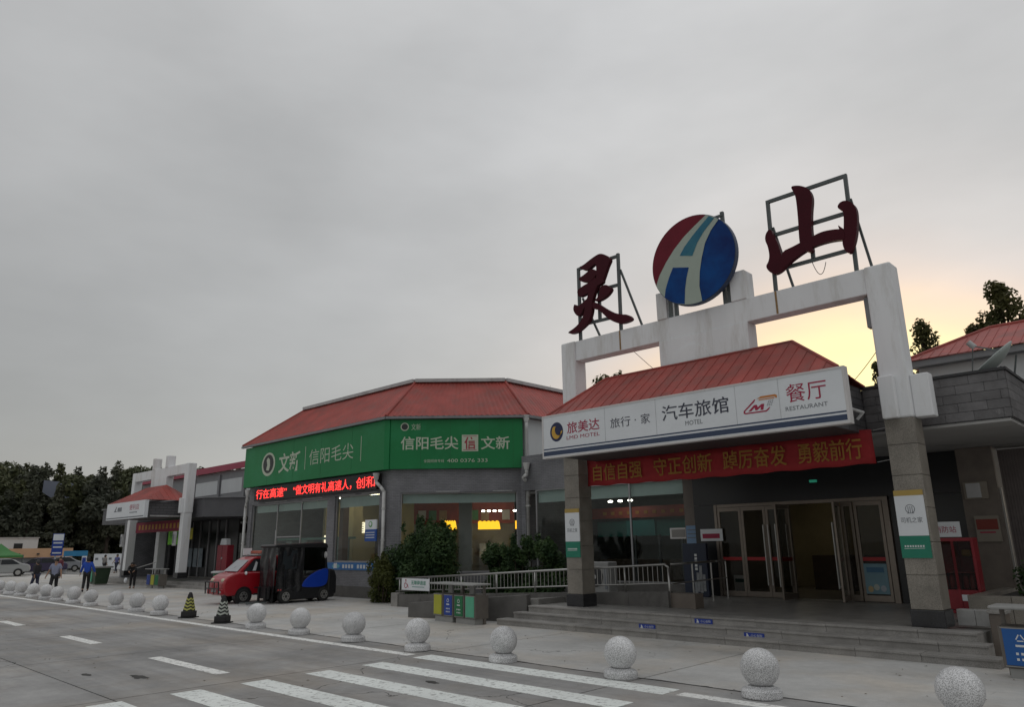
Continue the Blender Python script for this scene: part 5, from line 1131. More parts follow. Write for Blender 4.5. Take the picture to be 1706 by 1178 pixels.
B('lid', BINGREY, tb, -51.6, -50.3, 15.6, 16.7, 1.0, 1.1, bevel=.03); B('panel', PM, tb, -51.2, -51.0, 15.72, 15.76, .2, .85)
# ================================================================== red electric mini van (heading towards the road)
VRED = M('van_red', (.36, .008, .018), .28, .06, 3, coat=.4); VGL = M('van_window', (.03, .035, .04), .08, .2, 2); VWS = M('van_windscreen', (.30, .31, .33), .12, .1, 2)
van = thing('red_mini_van', 'small red electric van with bull bar and roof light parked at the tea shop', 'van', (-28.5, 14.7, 0))
X0, X1 = -29.18, -27.86
prof = [(13.34, .30), (13.22, .42), (13.17, .60), (13.18, .76), (13.24, .90), (13.36, 1.02), (13.54, 1.10), (13.74, 1.15), (16.22, 1.15), (16.27, .7), (16.22, .30)]
MB().prism(prof, X0, X1, 'yz').build('body', VRED, van, bevel=.07, seg=3)
cab = [(13.64, 1.08), (14.26, 1.63), (14.42, 1.71), (14.7, 1.75), (16.0, 1.76), (16.16, 1.68), (16.2, 1.08)]
n_ = len(cab); mb = MB(); vs = []
for (xa, sgn) in ((X0, 1), (X1, -1)):
    for y_, z in cab: vs.append((xa + sgn * (.02 + .11 * max(0, (z - 1.04)) / .67), y_, z))
mb.add(vs, [tuple(range(n_)), tuple(range(2 * n_ - 1, n_ - 1, -1))] + [(i, i + n_, (i + 1) % n_ + n_, (i + 1) % n_) for i in range(n_)]); mb.build('cabin', VRED, van, bevel=.05, seg=3)
wsn = Vector((0, -.58, .62)).normalized() * .012
MB().add([(X0 + .09, 13.74, 1.17), (X1 - .09, 13.74, 1.17), (X1 - .19, 14.22, 1.59), (X0 + .19, 14.22, 1.59)], [(0, 1, 2, 3)]).build('windscreen', VWS, van)
van_ws = van.children[-1]
for v_ in van_ws.data.vertices: v_.co += Vector((0, -.02, .02))
def sidewin(pts, nm='side_window', mat=VGL):
    MB().add([(X1 - .02 - .11 * (z - 1.04) / .67 + .008, y_, z) for y_, z in pts], [tuple(range(len(pts)))]).build(nm, mat, van)  # set into the cabin side
sidewin([(13.93, 1.18), (14.72, 1.18), (14.72, 1.64), (14.40, 1.64)]); sidewin([(14.8, 1.18), (15.35, 1.18), (15.35, 1.64), (14.8, 1.64)]); sidewin([(15.43, 1.18), (16.02, 1.18), (16.02, 1.64), (15.43, 1.64)])
MB().add([(X1 - .005, y_, z) for y_, z in ((14.30, 1.2), (14.44, 1.2), (14.5, 1.5), (14.42, 1.56))], [(0, 1, 2, 3)]).build('window_sticker', SIGNWHITE, van)
for a_ in (-28.75, -28.25): MB().bar((a_, 13.72, 1.17), (a_ + .3, 13.92, 1.36), .015, .015).build('wiper', BLACK, van)
B('side_trim', DKFRAME, van, X1 - .001, X1 + .012, 14.4, 15.45, .55, .59); B('sill', DKFRAME, van, X1 - .03, X1 + .006, 14.4, 15.4, .29, .36)
B('fog_lamp', COPING, van, -28.05, -27.93, 13.10, 13.12, .43, .5)
for y_ in (14.76, 15.39): MB().box(X1 - .004, X1 + .003, y_ - .008, y_ + .008, .42, 1.06).build('door_seam', BLACK, van)
B('door_handle', DKFRAME, van, X1, X1 + .025, 15.1, 15.24, .92, .95)
for x in (X0 + .23, X1 - .23): MB().ball((x, 13.27, .86), .16, 16, 10, .55, sy=.5).build('headlight', M('headlight_glass', (.55, .5, .36), .15), van, smooth=True)
B('bumper', VRED, van, X0 + .04, X1 - .04, 13.12, 13.26, .36, .56, bevel=.04)
B('number_plate', M('plate_grey', (.3, .3, .3), .5), van, -28.72, -28.32, 13.10, 13.118, .44, .54)
bbm = MB()
bbm.tube([(X0 + .1, 13.05, .38), (X0 + .1, 13.02, .82), (X1 - .1, 13.02, .82), (X1 - .1, 13.05, .38)], .025); bbm.tube([(X0 + .1, 13.03, .58), (X1 - .1, 13.03, .58)], .022)
for x in (-28.75, -28.3): bbm.cyl((x, 13.03, .38), (x, 13.02, .82), .02, n=8)
bbm.build('bull_bar', BLACK, van)
B('grille', BLACK, van, -28.75, -28.3, 13.19, 13.21, .64, .78)
def wheel(parent, x, y_, r, side, wd=.16):
    w_ = MB().cyl((x, y_, r), (x - side * wd, y_, r), r, n=24).build('wheel', TYRE, parent, bevel=.03)
    MB().cyl((x + side * .004, y_, r), (x - side * .05, y_, r), r * .62, n=20).build('rim', STEEL, w_)
    MB().cyl((x + side * .012, y_, r), (x, y_, r), r * .2, n=12).build('hub', DKFRAME, w_)
    for k in range(6):
        a = k * math.pi / 3; MB().cyl((x + side * .008, y_ + r * .42 * math.cos(a), r + r * .42 * math.sin(a)), (x, y_ + r * .42 * math.cos(a), r + r * .42 * math.sin(a)), r * .09, n=8).build('rim_hole', DKFRAME, w_)
for y_ in (14.0, 15.75):
    MB().cyl((X1 + .004, y_, .29), (X1 - .25, y_, .29), .34, n=24).build('wheel_arch', BLACK, van)
    wheel(van, X1 + .02, y_, .27, 1); wheel(van, X0 - .02, y_, .27, -1)
MB().ball((X1 + .12, 13.98, 1.12), .085, 12, 8, .8, sy=.5).build('mirror', SIGNWHITE, van, smooth=True); MB().cyl((X1 - .02, 14.02, 1.06), (X1 + .1, 13.98, 1.12), .012).build('mirror_arm', BLACK, van)
B('roof_rack', COPING, van, -29.0, -28.0, 14.55, 15.3, 1.77, 1.82); B('roof_light', M('roof_light', (.42, .10, .06), .4), van, -28.95, -28.05, 14.7, 15.25, 1.83, 1.95, bevel=.03)
MB().cyl((-28.2, 15.35, 1.7), (-28.2, 15.35, 2.75), .012).build('antenna', COPING, van)
B('roof_sign', SIGNWHITE, van, -28.95, -28.9, 14.4, 14.75, 1.78, 2.05)
# ================================================================== forklift with rain cover
fk = thing('forklift', 'black forklift with blue side panel and plastic rain cover beside the red van', 'forklift', (-26.95, 15.8, 0))
FX0, FX1 = -27.5, -26.4
FBLK = M('forklift_black', (.012, .012, .014), .4, .15, 4); FBLU = M('forklift_blue', (.006, .045, .38), .35, .06, 4); PLAST = GLASS('rain_cover_plastic', (.16, .16, .17), .2, 1.45, .02); COVER = M('cover_plastic', (.016, .016, .018), .24, .3, 4, bump=.9, bscale=3.2, spec=.6)
MB().prism([(14.95, .12), (14.95, .55), (15.3, .62), (15.55, .95), (16.85, 1.15), (17.05, 1.1), (17.12, .6), (17.08, .12)], FX0, FX1, 'yz').build('chassis', FBLK, fk, bevel=.05)
blue = [(15.62, .56), (15.60, .66), (15.78, .88), (16.05, 1.06), (16.4, 1.20), (16.72, 1.25), (16.76, 1.1), (16.74, .72), (16.62, .58), (16.3, .53)]
MB().prism(chaikin(blue, 2), FX1 - .02, FX1 + .03, 'yz').build('side_panel', FBLU, fk, bevel=.015)
MB().prism([(16.76, .2), (16.76, 1.22), (17.05, 1.18), (17.16, .9), (17.16, .25)], FX0 - .02, FX1 + .025, 'yz').build('counterweight', FBLK, fk, bevel=.06)
for x in (FX0 + .04, FX1 - .04):
    MB().bar((x, 14.98, .5), (x, 14.9, 2.1), .06, .06).build('cab_post', FBLK, fk); MB().bar((x, 16.72, 1.1), (x, 16.6, 2.1), .06, .06).build('cab_post', FBLK, fk)
    MB().bar((x, 15.75, 1.0), (x, 15.75, 2.1), .04, .04).build('cab_post', FBLK, fk)
MB().prism([(14.4, 2.06), (14.36, 2.12), (14.45, 2.17), (16.45, 2.24), (16.66, 2.18), (16.72, 2.02)], FX0 - .03, FX1 + .03, 'yz').build('roof', FBLK, fk, bevel=.05)
# plastic rain cover: a folded sheet round the cab
def sheet_cover(p, name='rain_cover'):
    vs = []; fs = []; n_ = 26
    (ax, ay), (bx_, by) = p
    for i in range(n_ + 1):
        f = i / n_; w_ = .0
        nx_, ny_ = (by - ay), -(bx_ - ax); l_ = math.hypot(nx_, ny_)
        for jz, z in enumerate(np.linspace(.42, 2.08, 12)):
            w_ = .03 * math.sin(f * 7.3 + .9 * z) * math.sin(1.3 * z + f * 2) + .014 * math.sin(f * 19 + 3.1 * math.sin(z * 1.7)) + .01 * math.sin(z * 5 + f * 9)
            vs.append((ax + (bx_ - ax) * f + nx_ / l_ * w_, ay + (by - ay) * f + ny_ / l_ * w_, float(z)))
    for i in range(n_):
        for j in range(11): fs.append((i * 12 + j, (i + 1) * 12 + j, (i + 1) * 12 + j + 1, i * 12 + j + 1))
    mb = MB(); mb.add(vs, fs); mb.build(name, COVER, fk, smooth=True)
sheet_cover(((FX1 + .01, 14.5), (FX1 + .01, 15.6))); sheet_cover(((FX0, 14.45), (FX1, 14.45)))
MB().box(FX1, FX1 + .01, 15.65, 16.62, 1.2, 2.05).build('rain_cover', PLAST, fk); MB().box(FX1 + .012, FX1 + .016, 14.75, 15.35, 1.25, 1.95).build('cover_window', VGL, fk)
for y_ in (15.62, 16.63): MB().box(FX1 + .004, FX1 + .02, y_ - .03, y_ + .03, .6, 2.06).build('cover_seam', FBLK, fk)
B('seat', FBLK, fk, FX0 + .25, FX1 - .25, 15.9, 16.4, 1.15, 1.35, bevel=.04); B('seat_back', M('seat_red', (.12, .02, .03), .6), fk, FX0 + .28, FX1 - .28, 16.3, 16.45, 1.35, 1.9, bevel=.04)
MB().cyl((-26.95, 15.45, 1.0), (-26.95, 15.7, 1.4), .025).build('steering_column', FBLK, fk)
for x in (-27.2, -26.7): MB().box(x - .05, x + .05, 14.5, 14.58, .06, 1.95).build('mast_rail', FBLK, fk)
B('carriage', FBLK, fk, -27.35, -26.55, 14.3, 14.37, .2, .62)
for x in (-27.2, -26.72): MB().box(x - .06, x + .06, 13.55, 14.3, .05, .09).build('fork', DARKSTEEL, fk); MB().box(x - .06, x + .06, 14.25, 14.3, .09, .6).build('fork_shank', FBLK, fk)
for y_ in (14.95, 16.6): wheel(fk, FX1 + .03, y_, .26, 1, .22); wheel(fk, FX0 - .03, y_, .26, -1, .22)
for y_ in (14.62, 14.72): MB().ball((FX1 + .02, y_, .5), .035, 8, 6).build('tail_lamp', M('lamp_red_glass', (.4, .05, .05), .3), fk)
B('number_plate', SIGNWHITE, fk, FX1 + .03, FX1 + .045, 16.98, 17.12, 1.22, 1.42)
MB().ball((FX1 + .1, 16.55, 1.75), .1, 10, 8, 1.3, sy=.4).build('mirror', COPING, fk)
# ================================================================== people
SKIN = M('skin', (.36, .21, .14), .55, .06, 6); HAIR = M('hair_black', (.012, .011, .011), .6, .2, 9)
def skin_mesh(name, verts, edges, radii, mat, parent, root=0):
    me = bpy.data.meshes.new(name); me.from_pydata(verts, edges, []); me.materials.append(mat)
    o = bpy.data.objects.new(name, me); COL.objects.link(o); o.parent = parent
    s = o.modifiers.new('skin', 'SKIN'); s.use_smooth_shade = True
    for i, r in enumerate(radii): me.skin_vertices[0].data[i].radius = (r if isinstance(r, tuple) else (r, r)); me.skin_vertices[0].data[i].use_root = (i == root)
    ss = o.modifiers.new('sub', 'SUBSURF'); ss.levels = 1; ss.render_levels = 1
    return o
def lerp(a, b, f): return tuple(a[i] + (b[i] - a[i]) * f for i in range(3))
def person(label, loc, heading, shirt, trousers, pose, h=1.68, long_sleeve=True, group=None, cap=None):
    T = thing('person', label, 'person', loc, group); T.rotation_euler = (0, 0, heading); k = h / 1.72; T.scale = (k, k, k)
    J = dict(pel=(0, 0, .95), ab=(0, 0, 1.10), ch=(0, 0, 1.30), nk=(0, .0, 1.47), hd=(0, -.015, 1.60), tp=(0, -.01, 1.665),
             shl=(.17, 0, 1.42), shr=(-.17, 0, 1.42), ell=(.22, .03, 1.14), elr=(-.22, .03, 1.14), wrl=(.23, -.05, .90), wrr=(-.23, -.05, .90),
             hpl=(.085, 0, .91), hpr=(-.085, 0, .91), knl=(.095, -.02, .50), knr=(-.095, -.02, .50), anl=(.1, .02, .09), anr=(-.1, .02, .09), tol=(.105, -.15, .04), tor=(-.105, -.15, .04))
    J.update(pose)
    order = list(J); ix = {n: i for i, n in enumerate(order)}
    verts = [J[n] for n in order]; rad = dict(pel=.125, ab=.115, ch=.125, nk=.052, hd=.088, tp=.062, shl=.062, shr=.062, ell=.045, elr=.045, wrl=.03, wrr=.03, hpl=.085, hpr=.085, knl=.058, knr=.058, anl=.042, anr=.042, tol=.036, tor=.036)
    radii = [rad[n] for n in order]
    E_ = [('pel', 'ab'), ('ab', 'ch'), ('ch', 'nk'), ('nk', 'hd'), ('hd', 'tp'), ('ch', 'shl'), ('ch', 'shr'), ('shl', 'ell'), ('shr', 'elr'), ('ell', 'wrl'), ('elr', 'wrr'), ('pel', 'hpl'), ('pel', 'hpr'), ('hpl', 'knl'), ('hpr', 'knr'), ('knl', 'anl'), ('knr', 'anr'), ('anl', 'tol'), ('anr', 'tor')]
    edges = [(ix[a], ix[b]) for a, b in E_]
    for s, wn, en in ((1, 'wrl', 'ell'), (-1, 'wrr', 'elr')):      # hands: palm, four fingers and a thumb
        w0 = Vector(J[wn]); d = (w0 - Vector(J[en])).normalized(); sd_ = Vector((0, 1, 0)) - d * d.y; sd_ = sd_.normalized() if sd_.length > .1 else Vector((1, 0, 0)); inn = d.cross(sd_)
        pi = len(verts); verts.append(tuple(w0 + d * .06)); radii.append(.026); edges.append((ix[wn], pi))
        for q, ln in ((-.03, .075), (-.01, .085), (.01, .08), (.03, .06)):
            a = len(verts); verts.append(tuple(w0 + d * .10 + sd_ * q)); radii.append(.010); edges.append((pi, a))
            verts.append(tuple(w0 + d * (.10 + ln * .8) + sd_ * q * 1.1 + inn * .02)); radii.append(.008); edges.append((a, a + 1))
        a = len(verts); verts.append(tuple(w0 + d * .06 - sd_ * .045)); radii.append(.010); edges.append((pi, a)); verts.append(tuple(w0 + d * .105 - sd_ * .065)); radii.append(.008); edges.append((a, a + 1))
    body = skin_mesh('body', verts, edges, radii, SKIN, T, ix['pel'])
    def sub(name, names, rr, es, mat):
        i2 = {n: i for i, n in enumerate(names)}
        return skin_mesh(name, [J[n] for n in names], [(i2[a], i2[b]) for a, b in es], rr, mat, T)
    J['cfl'] = lerp(J['ell'], J['wrl'], .88 if long_sleeve else -.25); J['cfr'] = lerp(J['elr'], J['wrr'], .88 if long_sleeve else -.25)
    if not long_sleeve: J['cfl'] = lerp(J['shl'], J['ell'], .8); J['cfr'] = lerp(J['shr'], J['elr'], .8)
    J['hem'] = lerp(J['pel'], J['ab'], -.45); J['nk2'] = lerp(J['ch'], J['nk'], .75)
    if long_sleeve: sub('shirt', ['ab', 'hem', 'ch', 'nk2', 'shl', 'shr', 'ell', 'elr', 'cfl', 'cfr'], [(.16, .13), (.165, .13), (.17, .13), .075, .085, .085, .066, .066, .052, .052], [('hem', 'ab'), ('ab', 'ch'), ('ch', 'nk2'), ('ch', 'shl'), ('ch', 'shr'), ('shl', 'ell'), ('shr', 'elr'), ('ell', 'cfl'), ('elr', 'cfr')], shirt)
    else: sub('shirt', ['ab', 'hem', 'ch', 'nk2', 'shl', 'shr', 'cfl', 'cfr'], [(.16, .13), (.165, .13), (.17, .13), .075, .085, .085, .075, .075], [('hem', 'ab'), ('ab', 'ch'), ('ch', 'nk2'), ('ch', 'shl'), ('ch', 'shr'), ('shl', 'cfl'), ('shr', 'cfr')], shirt)
    J['anl2'] = lerp(J['knl'], J['anl'], .95); J['anr2'] = lerp(J['knr'], J['anr'], .95)
    sub('trousers', ['pel', 'hpl', 'hpr', 'knl', 'knr', 'anl2', 'anr2'], [.14, .105, .105, .078, .078, .062, .062], [('pel', 'hpl'), ('pel', 'hpr'), ('hpl', 'knl'), ('hpr', 'knr'), ('knl', 'anl2'), ('knr', 'anr2')], trousers)
    for s in 'lr':
        a = J['an' + s]; t_ = J['to' + s]
        skin_mesh('shoe', [(a[0], a[1] + .04, a[2] - .03), (a[0], (a[1] + t_[1]) / 2, a[2] - .035), t_], [(0, 1), (1, 2)], [.05, .05, .042], BLACK, T)
    hd = J['hd']; hr = MB(); hr.ball((hd[0], hd[1] + .018, hd[2] + .02), .108, 14, 8, 1.12, z0=-8); hr.ball((hd[0], hd[1] + .05, hd[2] - .01), .088, 12, 8, 1.1)
    o = hr.build('hair', cap or HAIR, None, smooth=True); o.parent = T
    fc = MB(); fc.ball((hd[0], hd[1] - .098, hd[2] - .01), .018, 8, 6, 1.4); 
    for s in (-1, 1): fc.ball((hd[0] + s * .093, hd[1] + .005, hd[2]), .024, 8, 6, 1.4, sx=.5)
    o = fc.build('nose_and_ears', SKIN, None, smooth=True); o.parent = T
    for s in (-1, 1): o = MB().ball((hd[0] + s * .034, hd[1] - .084, hd[2] + .012), .012, 8, 6).build('eye', BLACK, None); o.parent = T
    o = MB().box(hd[0] - .025, hd[0] + .025, hd[1] - .092, hd[1] - .08, hd[2] - .055, hd[2] - .047).build('mouth', M('lip', (.22, .08, .07), .5), None); o.parent = T
    return T
WALK = dict(knl=(.09, -.16, .52), anl=(.09, -.22, .10), tol=(.095, -.38, .07), knr=(-.09, .03, .50), anr=(-.09, .26, .14), tor=(-.09, .12, .04), ell=(.21, .10, 1.15), wrl=(.2, .14, .92), elr=(-.21, -.06, 1.15), wrr=(-.2, -.24, .98))
WALK2 = dict(knr=(-.09, -.16, .52), anr=(-.09, -.22, .10), tor=(-.095, -.38, .07), knl=(.09, .03, .50), anl=(.09, .26, .14), tol=(.09, .12, .04), ell=(.25, -.04, 1.15), wrl=(.3, -.12, .93), elr=(-.28, .05, 1.15), wrr=(-.36, .0, .93))
BEND = dict(ab=(0, -.12, 1.08), ch=(0, -.30, 1.22), nk=(0, -.42, 1.30), hd=(0, -.52, 1.36), tp=(0, -.57, 1.40), shl=(.16, -.38, 1.27), shr=(-.16, -.38, 1.27), ell=(.2, -.5, 1.05), elr=(-.2, -.5, 1.05), wrl=(.14, -.68, .98), wrr=(-.1, -.72, .95))
cl = lambda n, c: M(n, c, .8, .1, 6)
person('person in a dark hooded jacket and navy trousers walking, leftmost behind the bollards', (-44.6, 11.15, 0), R(-68), cl('jacket_dark', (.025, .024, .028)), cl('trouser_navy', (.03, .035, .07)), WALK, 1.62, cap=cl('hood_grey', (.05, .05, .052)))
person('person in a pale blue shirt and black trousers striding by the bollards', (-40.9, 11.0, 0), R(60), cl('shirt_pale_blue', (.24, .26, .36)), cl('trouser_black', (.015, .015, .017)), WALK2, 1.70, False)
person('person in a bright blue jacket and black trousers seen from behind', (-42.6, 12.9, 0), R(-112), cl('jacket_blue', (.015, .07, .42)), cl('trouser_black2', (.015, .015, .017)), WALK2, 1.73)
person('person in a dull red top standing beyond the pale blue shirt', (-66.0, 18.0, 0), R(40), cl('top_red', (.14, .03, .045)), cl('trouser_grey', (.06, .06, .07)), {}, 1.62)
person('person in a grey shirt standing near the white display boards', (-73.5, 23.6, 0), R(200), cl('shirt_grey', (.22, .21, .20)), cl('trouser_dark', (.03, .03, .034)), {}, 1.66)
person('person in a violet blue shirt, left of the pair at the display boards', (-74.4, 24.9, 0), R(30), cl('shirt_violet', (.11, .12, .28)), cl('trouser_indigo', (.03, .035, .06)), WALK, 1.68, False)
person('person in a dark blue shirt, right of the pair at the display boards', (-74.3, 25.6, 0), R(50), cl('shirt_dark_blue', (.06, .07, .16)), cl('trouser_indigo2', (.03, .035, .06)), WALK2, 1.68)
person('person in black bending over the far left recycling station with a pole', (-44.3, 15.75, 0), R(60), cl('coat_black', (.014, .014, .016)), cl('trouser_coal', (.014, .014, .016)), BEND, 1.62)
pole = MB().cyl((-44.0, 15.7, 1.05), (-41.75, 16.0, 1.42), .022, n=8); po_ = pole.build('long_pole', BINGREY); tag(po_, 'long grey pole held over the far left recycling station', 'pole')
bagm = MB().ball((-44.75, 15.55, .42), .10, 12, 8, 1.4); tag(bagm.build('plastic_bag', SIGNWHITE, smooth=True), 'white plastic bag beside the bending person in black', 'bag')
# ================================================================== foliage
def leaf_mesh(name, blobs, n, size, mat, seed=0, shell=.45, up=.3):
    rg = np.random.default_rng(seed)
    bl = np.array([[*c, *r] for c, r in blobs], float); wgt = (bl[:, 3] * bl[:, 4] * bl[:, 5]) ** (2 / 3); wgt /= wgt.sum()
    pick = rg.choice(len(bl), n, p=wgt); d = rg.normal(size=(n, 3)); d /= np.linalg.norm(d, axis=1)[:, None]
    rad = shell + (1.08 - shell) * rg.random(n) ** .6
    c = bl[pick, :3] + d * bl[pick, 3:] * rad[:, None]
    nr = d * .6 + rg.normal(size=(n, 3)) * .6 + np.array([0, 0, up]); nr /= np.linalg.norm(nr, axis=1)[:, None]
    a = np.cross(nr, rg.normal(size=(n, 3))); a /= np.linalg.norm(a, axis=1)[:, None]; b_ = np.cross(nr, a)
    s = size * rg.uniform(.55, 1.25, n)[:, None]
    v = np.empty((n, 4, 3)); v[:, 0] = c - a * s; v[:, 1] = c - b_ * s * .5; v[:, 2] = c + a * s; v[:, 3] = c + b_ * s * .5
    me = bpy.data.meshes.new(name); me.vertices.add(4 * n); me.vertices.foreach_set('co', v.ravel()); me.loops.add(4 * n); me.loops.foreach_set('vertex_index', np.arange(4 * n, dtype=np.int32))
    me.polygons.add(n); me.polygons.foreach_set('loop_start', np.arange(0, 4 * n, 4, dtype=np.int32)); me.polygons.foreach_set('loop_total', np.full(n, 4, dtype=np.int32)); me.update(); me.materials.append(mat)
    return me
def limb(mb, p, q, r0, r1): mb.cyl(p, q, r0, r1, n=8)
def make_tree(name, label, cat, h, wdt, kind, n, size, mat, seed, group=None):
    rn_ = random.Random(seed); T = thing(name, label, cat, (0, 0, 0), group)
    th = h * (.34 if kind == 'broad' else .25); tr = MB(); limb(tr, (0, 0, 0), (0, 0, th), h * .022, h * .016); limb(tr, (0, 0, th), (rn_.uniform(-.2, .2), rn_.uniform(-.2, .2), h * .85), h * .016, h * .004)
    blobs = []
    if kind == 'broad':
        for i in range(13):
            a = rn_.uniform(0, 6.28); z = rn_.uniform(.36, .92) * h; rr_ = wdt / 2 * math.sqrt(max(.05, 1 - ((z / h - .6) / .42) ** 2)) * rn_.uniform(.3, .85); r_ = wdt * rn_.uniform(.14, .24)
            c = (rr_ * math.cos(a), rr_ * math.sin(a), z); blobs.append((c, (r_, r_, r_ * .8))); limb(tr, (0, 0, min(z * .7, h * .8)), c, h * .007, h * .003)
        for i in range(16):
            a = rn_.uniform(0, 6.28); z = rn_.uniform(.5, 1.0) * h; rr_ = wdt / 2 * math.sqrt(max(.03, 1 - ((z / h - .6) / .42) ** 2)) * rn_.uniform(.7, 1.1); r_ = wdt * rn_.uniform(.04, .09)
            blobs.append(((rr_ * math.cos(a), rr_ * math.sin(a), z), (r_, r_, r_ * rn_.uniform(1, 1.9))))
    elif kind == 'conifer':
        for i in range(16):
            z = h * (.12 + .84 * i / 15); ww = wdt / 2 * (1.05 - z / h) ** .8
            for k in range(3):
                a = rn_.uniform(0, 6.28); c = (ww * .55 * math.cos(a), ww * .55 * math.sin(a), z); blobs.append((c, (ww * .55 + .1, ww * .55 + .1, h * .04))); limb(tr, (0, 0, z), c, h * .004, h * .002)
    else:      # loose upright crown with gaps
        for i in range(46):
            a = rn_.uniform(0, 6.28); z = rn_.uniform(.5, .985) * h; rr_ = wdt / 2 * min(1, max(.02, (.99 - z / h) / .33)) ** .75 * rn_.uniform(.25, 1); r_ = wdt * rn_.uniform(.055, .12)
            c = (rr_ * math.cos(a), rr_ * math.sin(a), z); blobs.append((c, (r_, r_, r_ * 1.2))); limb(tr, (0, 0, z * .82), c, h * .006, h * .0025)
    o = tr.build('trunk', BARK, None); o.parent = T
    c_ = bpy.data.objects.new('crown', leaf_mesh('crown', blobs, n, size, mat, seed)); COL.objects.link(c_); c_.parent = T
    return T
# trees behind the motel
def put(T, x, y_, rot=0, s=1, z=0): T.location = (x, y_, z); T.rotation_euler = (0, 0, rot); T.scale = (s, s, s); return T
put(make_tree('poplar_tree', 'tall leafy tree against the yellow sky above the red roof at the right edge', 'tree', 15.3, 5.4, 'loose', 7600, .15, LEAFSIL, 1), -6.9, 45)
put(make_tree('poplar_tree', 'loose leafy tree between the right pylon and the rear wing roof', 'tree', 14.2, 4.0, 'loose', 3400, .13, LEAFSIL, 5), -10.9, 45.5)
put(make_tree('poplar_tree', 'small tree top beside the tall tree above the rear wing roof', 'tree', 13.5, 3.0, 'loose', 2400, .15, LEAFSIL, 7), -8.5, 46)
put(make_tree('poplar_tree', 'tree cut by the right edge of the frame behind the rear wing', 'tree', 15.4, 5.0, 'loose', 6000, .17, LEAFSIL, 9), -4.7, 46)
put(make_tree('poplar_tree', 'small tree top seen through the left opening of the portal', 'tree', 15.4, 3.6, 'broad', 3000, .17, LEAFSIL, 12), -32.5, 45)
put(make_tree('poplar_tree', 'small tree top above the shop roof beside the left pylon', 'tree', 14.7, 3.2, 'broad', 2200, .17, LEAFSIL, 15), -38.4, 45)
put(make_tree('poplar_tree', 'sprig of tree seen beside the right pylon under the portal beam', 'tree', 12.3, 2.2, 'loose', 1500, .14, LEAFSIL, 19), -13.4, 45)
# hillside wood
hv = []; hf = []; NA, ND = 40, 12
for i in range(NA + 1):
    a = R(2 + 34 * i / NA)
    for j in range(ND + 1):
        D = 100 + 90 * j / ND; z = -.04 + max(0, (D - 104)) * .075 * (1 + .15 * math.sin(i * .7)); hv.append((-D * math.cos(a), D * math.sin(a), z))
for i in range(NA):
    for j in range(ND): hf.append((i * (ND + 1) + j, (i + 1) * (ND + 1) + j, (i + 1) * (ND + 1) + j + 1, i * (ND + 1) + j + 1))
mb = MB(); mb.add(hv, hf); struct(mb.build('hill', M('hill_ground', (.03, .035, .02), .9, .3, .3), smooth=True))
GL = 'dark trees of the wooded slope behind the car park'
LB = 'dark green tree in the wooded slope behind the car park'; LC = 'dark grey green conifer in the wooded slope behind the car park'
pro = [make_tree('hill_tree', LB, 'tree', 11.0, 7.4, 'broad', 5200, .32, LEAFHILL, 31, GL), make_tree('hill_tree', LB, 'tree', 11.5, 6.6, 'broad', 5000, .30, LEAFHILL2, 37, GL), make_tree('hill_conifer', LC, 'tree', 11.0, 5.6, 'conifer', 3600, .3, LEAFHILL2, 41, GL), make_tree('hill_conifer', LC, 'tree', 12.0, 5.2, 'conifer', 3600, .3, LEAFHILL, 43, GL)]
used = [False] * 4; rh = random.Random(5)
for row, (D, n_) in enumerate(((104, 19), (110, 19), (118, 18), (128, 17))):
    for i in range(n_):
        a = R(4.5 + 22.5 * (i + rh.uniform(.2, .8)) / n_); dd = D + rh.uniform(-2.5, 2.5); k = rh.choice((0, 1, 2, 3, 2) if row < 2 else (0, 1, 0, 3, 2))
        T = pro[k] if not used[k] else copy_tree(pro[k]); used[k] = True
        zg = max(0, (dd - 104)) * .075
        want = 2.05 + dd * math.tan(R(5.35)) + rh.uniform(-1.6, .7)
        hh = (11.0, 11.5, 11.0, 12.0)[k]; s_ = (want - zg) / hh if row > 1 else rh.uniform(.78, .98)
        put(T, -dd * math.cos(a), dd * math.sin(a), rh.uniform(0, 6.28), s_, zg - .1)
# shrubs by the ramp
def shrub(label, x, y_, z0, w_, d_, h, n, size, mat, seed):
    T = thing('shrub', label, 'shrub', (x, y_, z0)); rn_ = random.Random(seed); blobs = []; st_ = MB()
    for i in range(34):
        a = rn_.uniform(0, 6.28); rr_ = rn_.uniform(.1, .95); z = rn_.uniform(.06, .86) * h; f = math.sqrt(max(.15, 1 - (z / h - .35) ** 2 * 1.6))
        c = (w_ / 2 * rr_ * f * math.cos(a), d_ / 2 * rr_ * f * math.sin(a), z); r_ = min(w_, h) * rn_.uniform(.12, .22); blobs.append((c, (r_, r_, r_))); st_.cyl((c[0] * .3, c[1] * .3, -.3), c, .025, .008, n=6)
    for i in range(14):     # upright sprays breaking the outline
        a = rn_.uniform(0, 6.28); rr_ = rn_.uniform(.1, .85); c = (w_ / 2 * rr_ * math.cos(a), d_ / 2 * rr_ * math.sin(a), h * (1.02 - .35 * rr_ ** 2) + rn_.uniform(-.1, .15)); blobs.append((c, (.10, .10, .24)))
    o = st_.build('stems', BARK, None); o.parent = T
    c_ = bpy.data.objects.new('leaves', leaf_mesh('leaves', blobs, n, size, mat, seed, .25, .5)); COL.objects.link(c_); c_.parent = T
shrub('large dark green shrub in front of the chamfered shop window', -22.05, 18.15, .0, 4.3, 1.6, 2.85, 26000, .07, LEAFBUSH, 2)
shrub('wide dark green shrub between the chamfered window and the left portal pillar', -18.3, 19.4, .0, 4.6, 2.0, 2.15, 26000, .07, LEAFBUSH, 8)
shrub('small yellowish green shrub at the end of the ramp railing', -23.75, 17.4, .0, 1.9, 1.1, 1.45, 9000, .055, LEAFOL, 4)
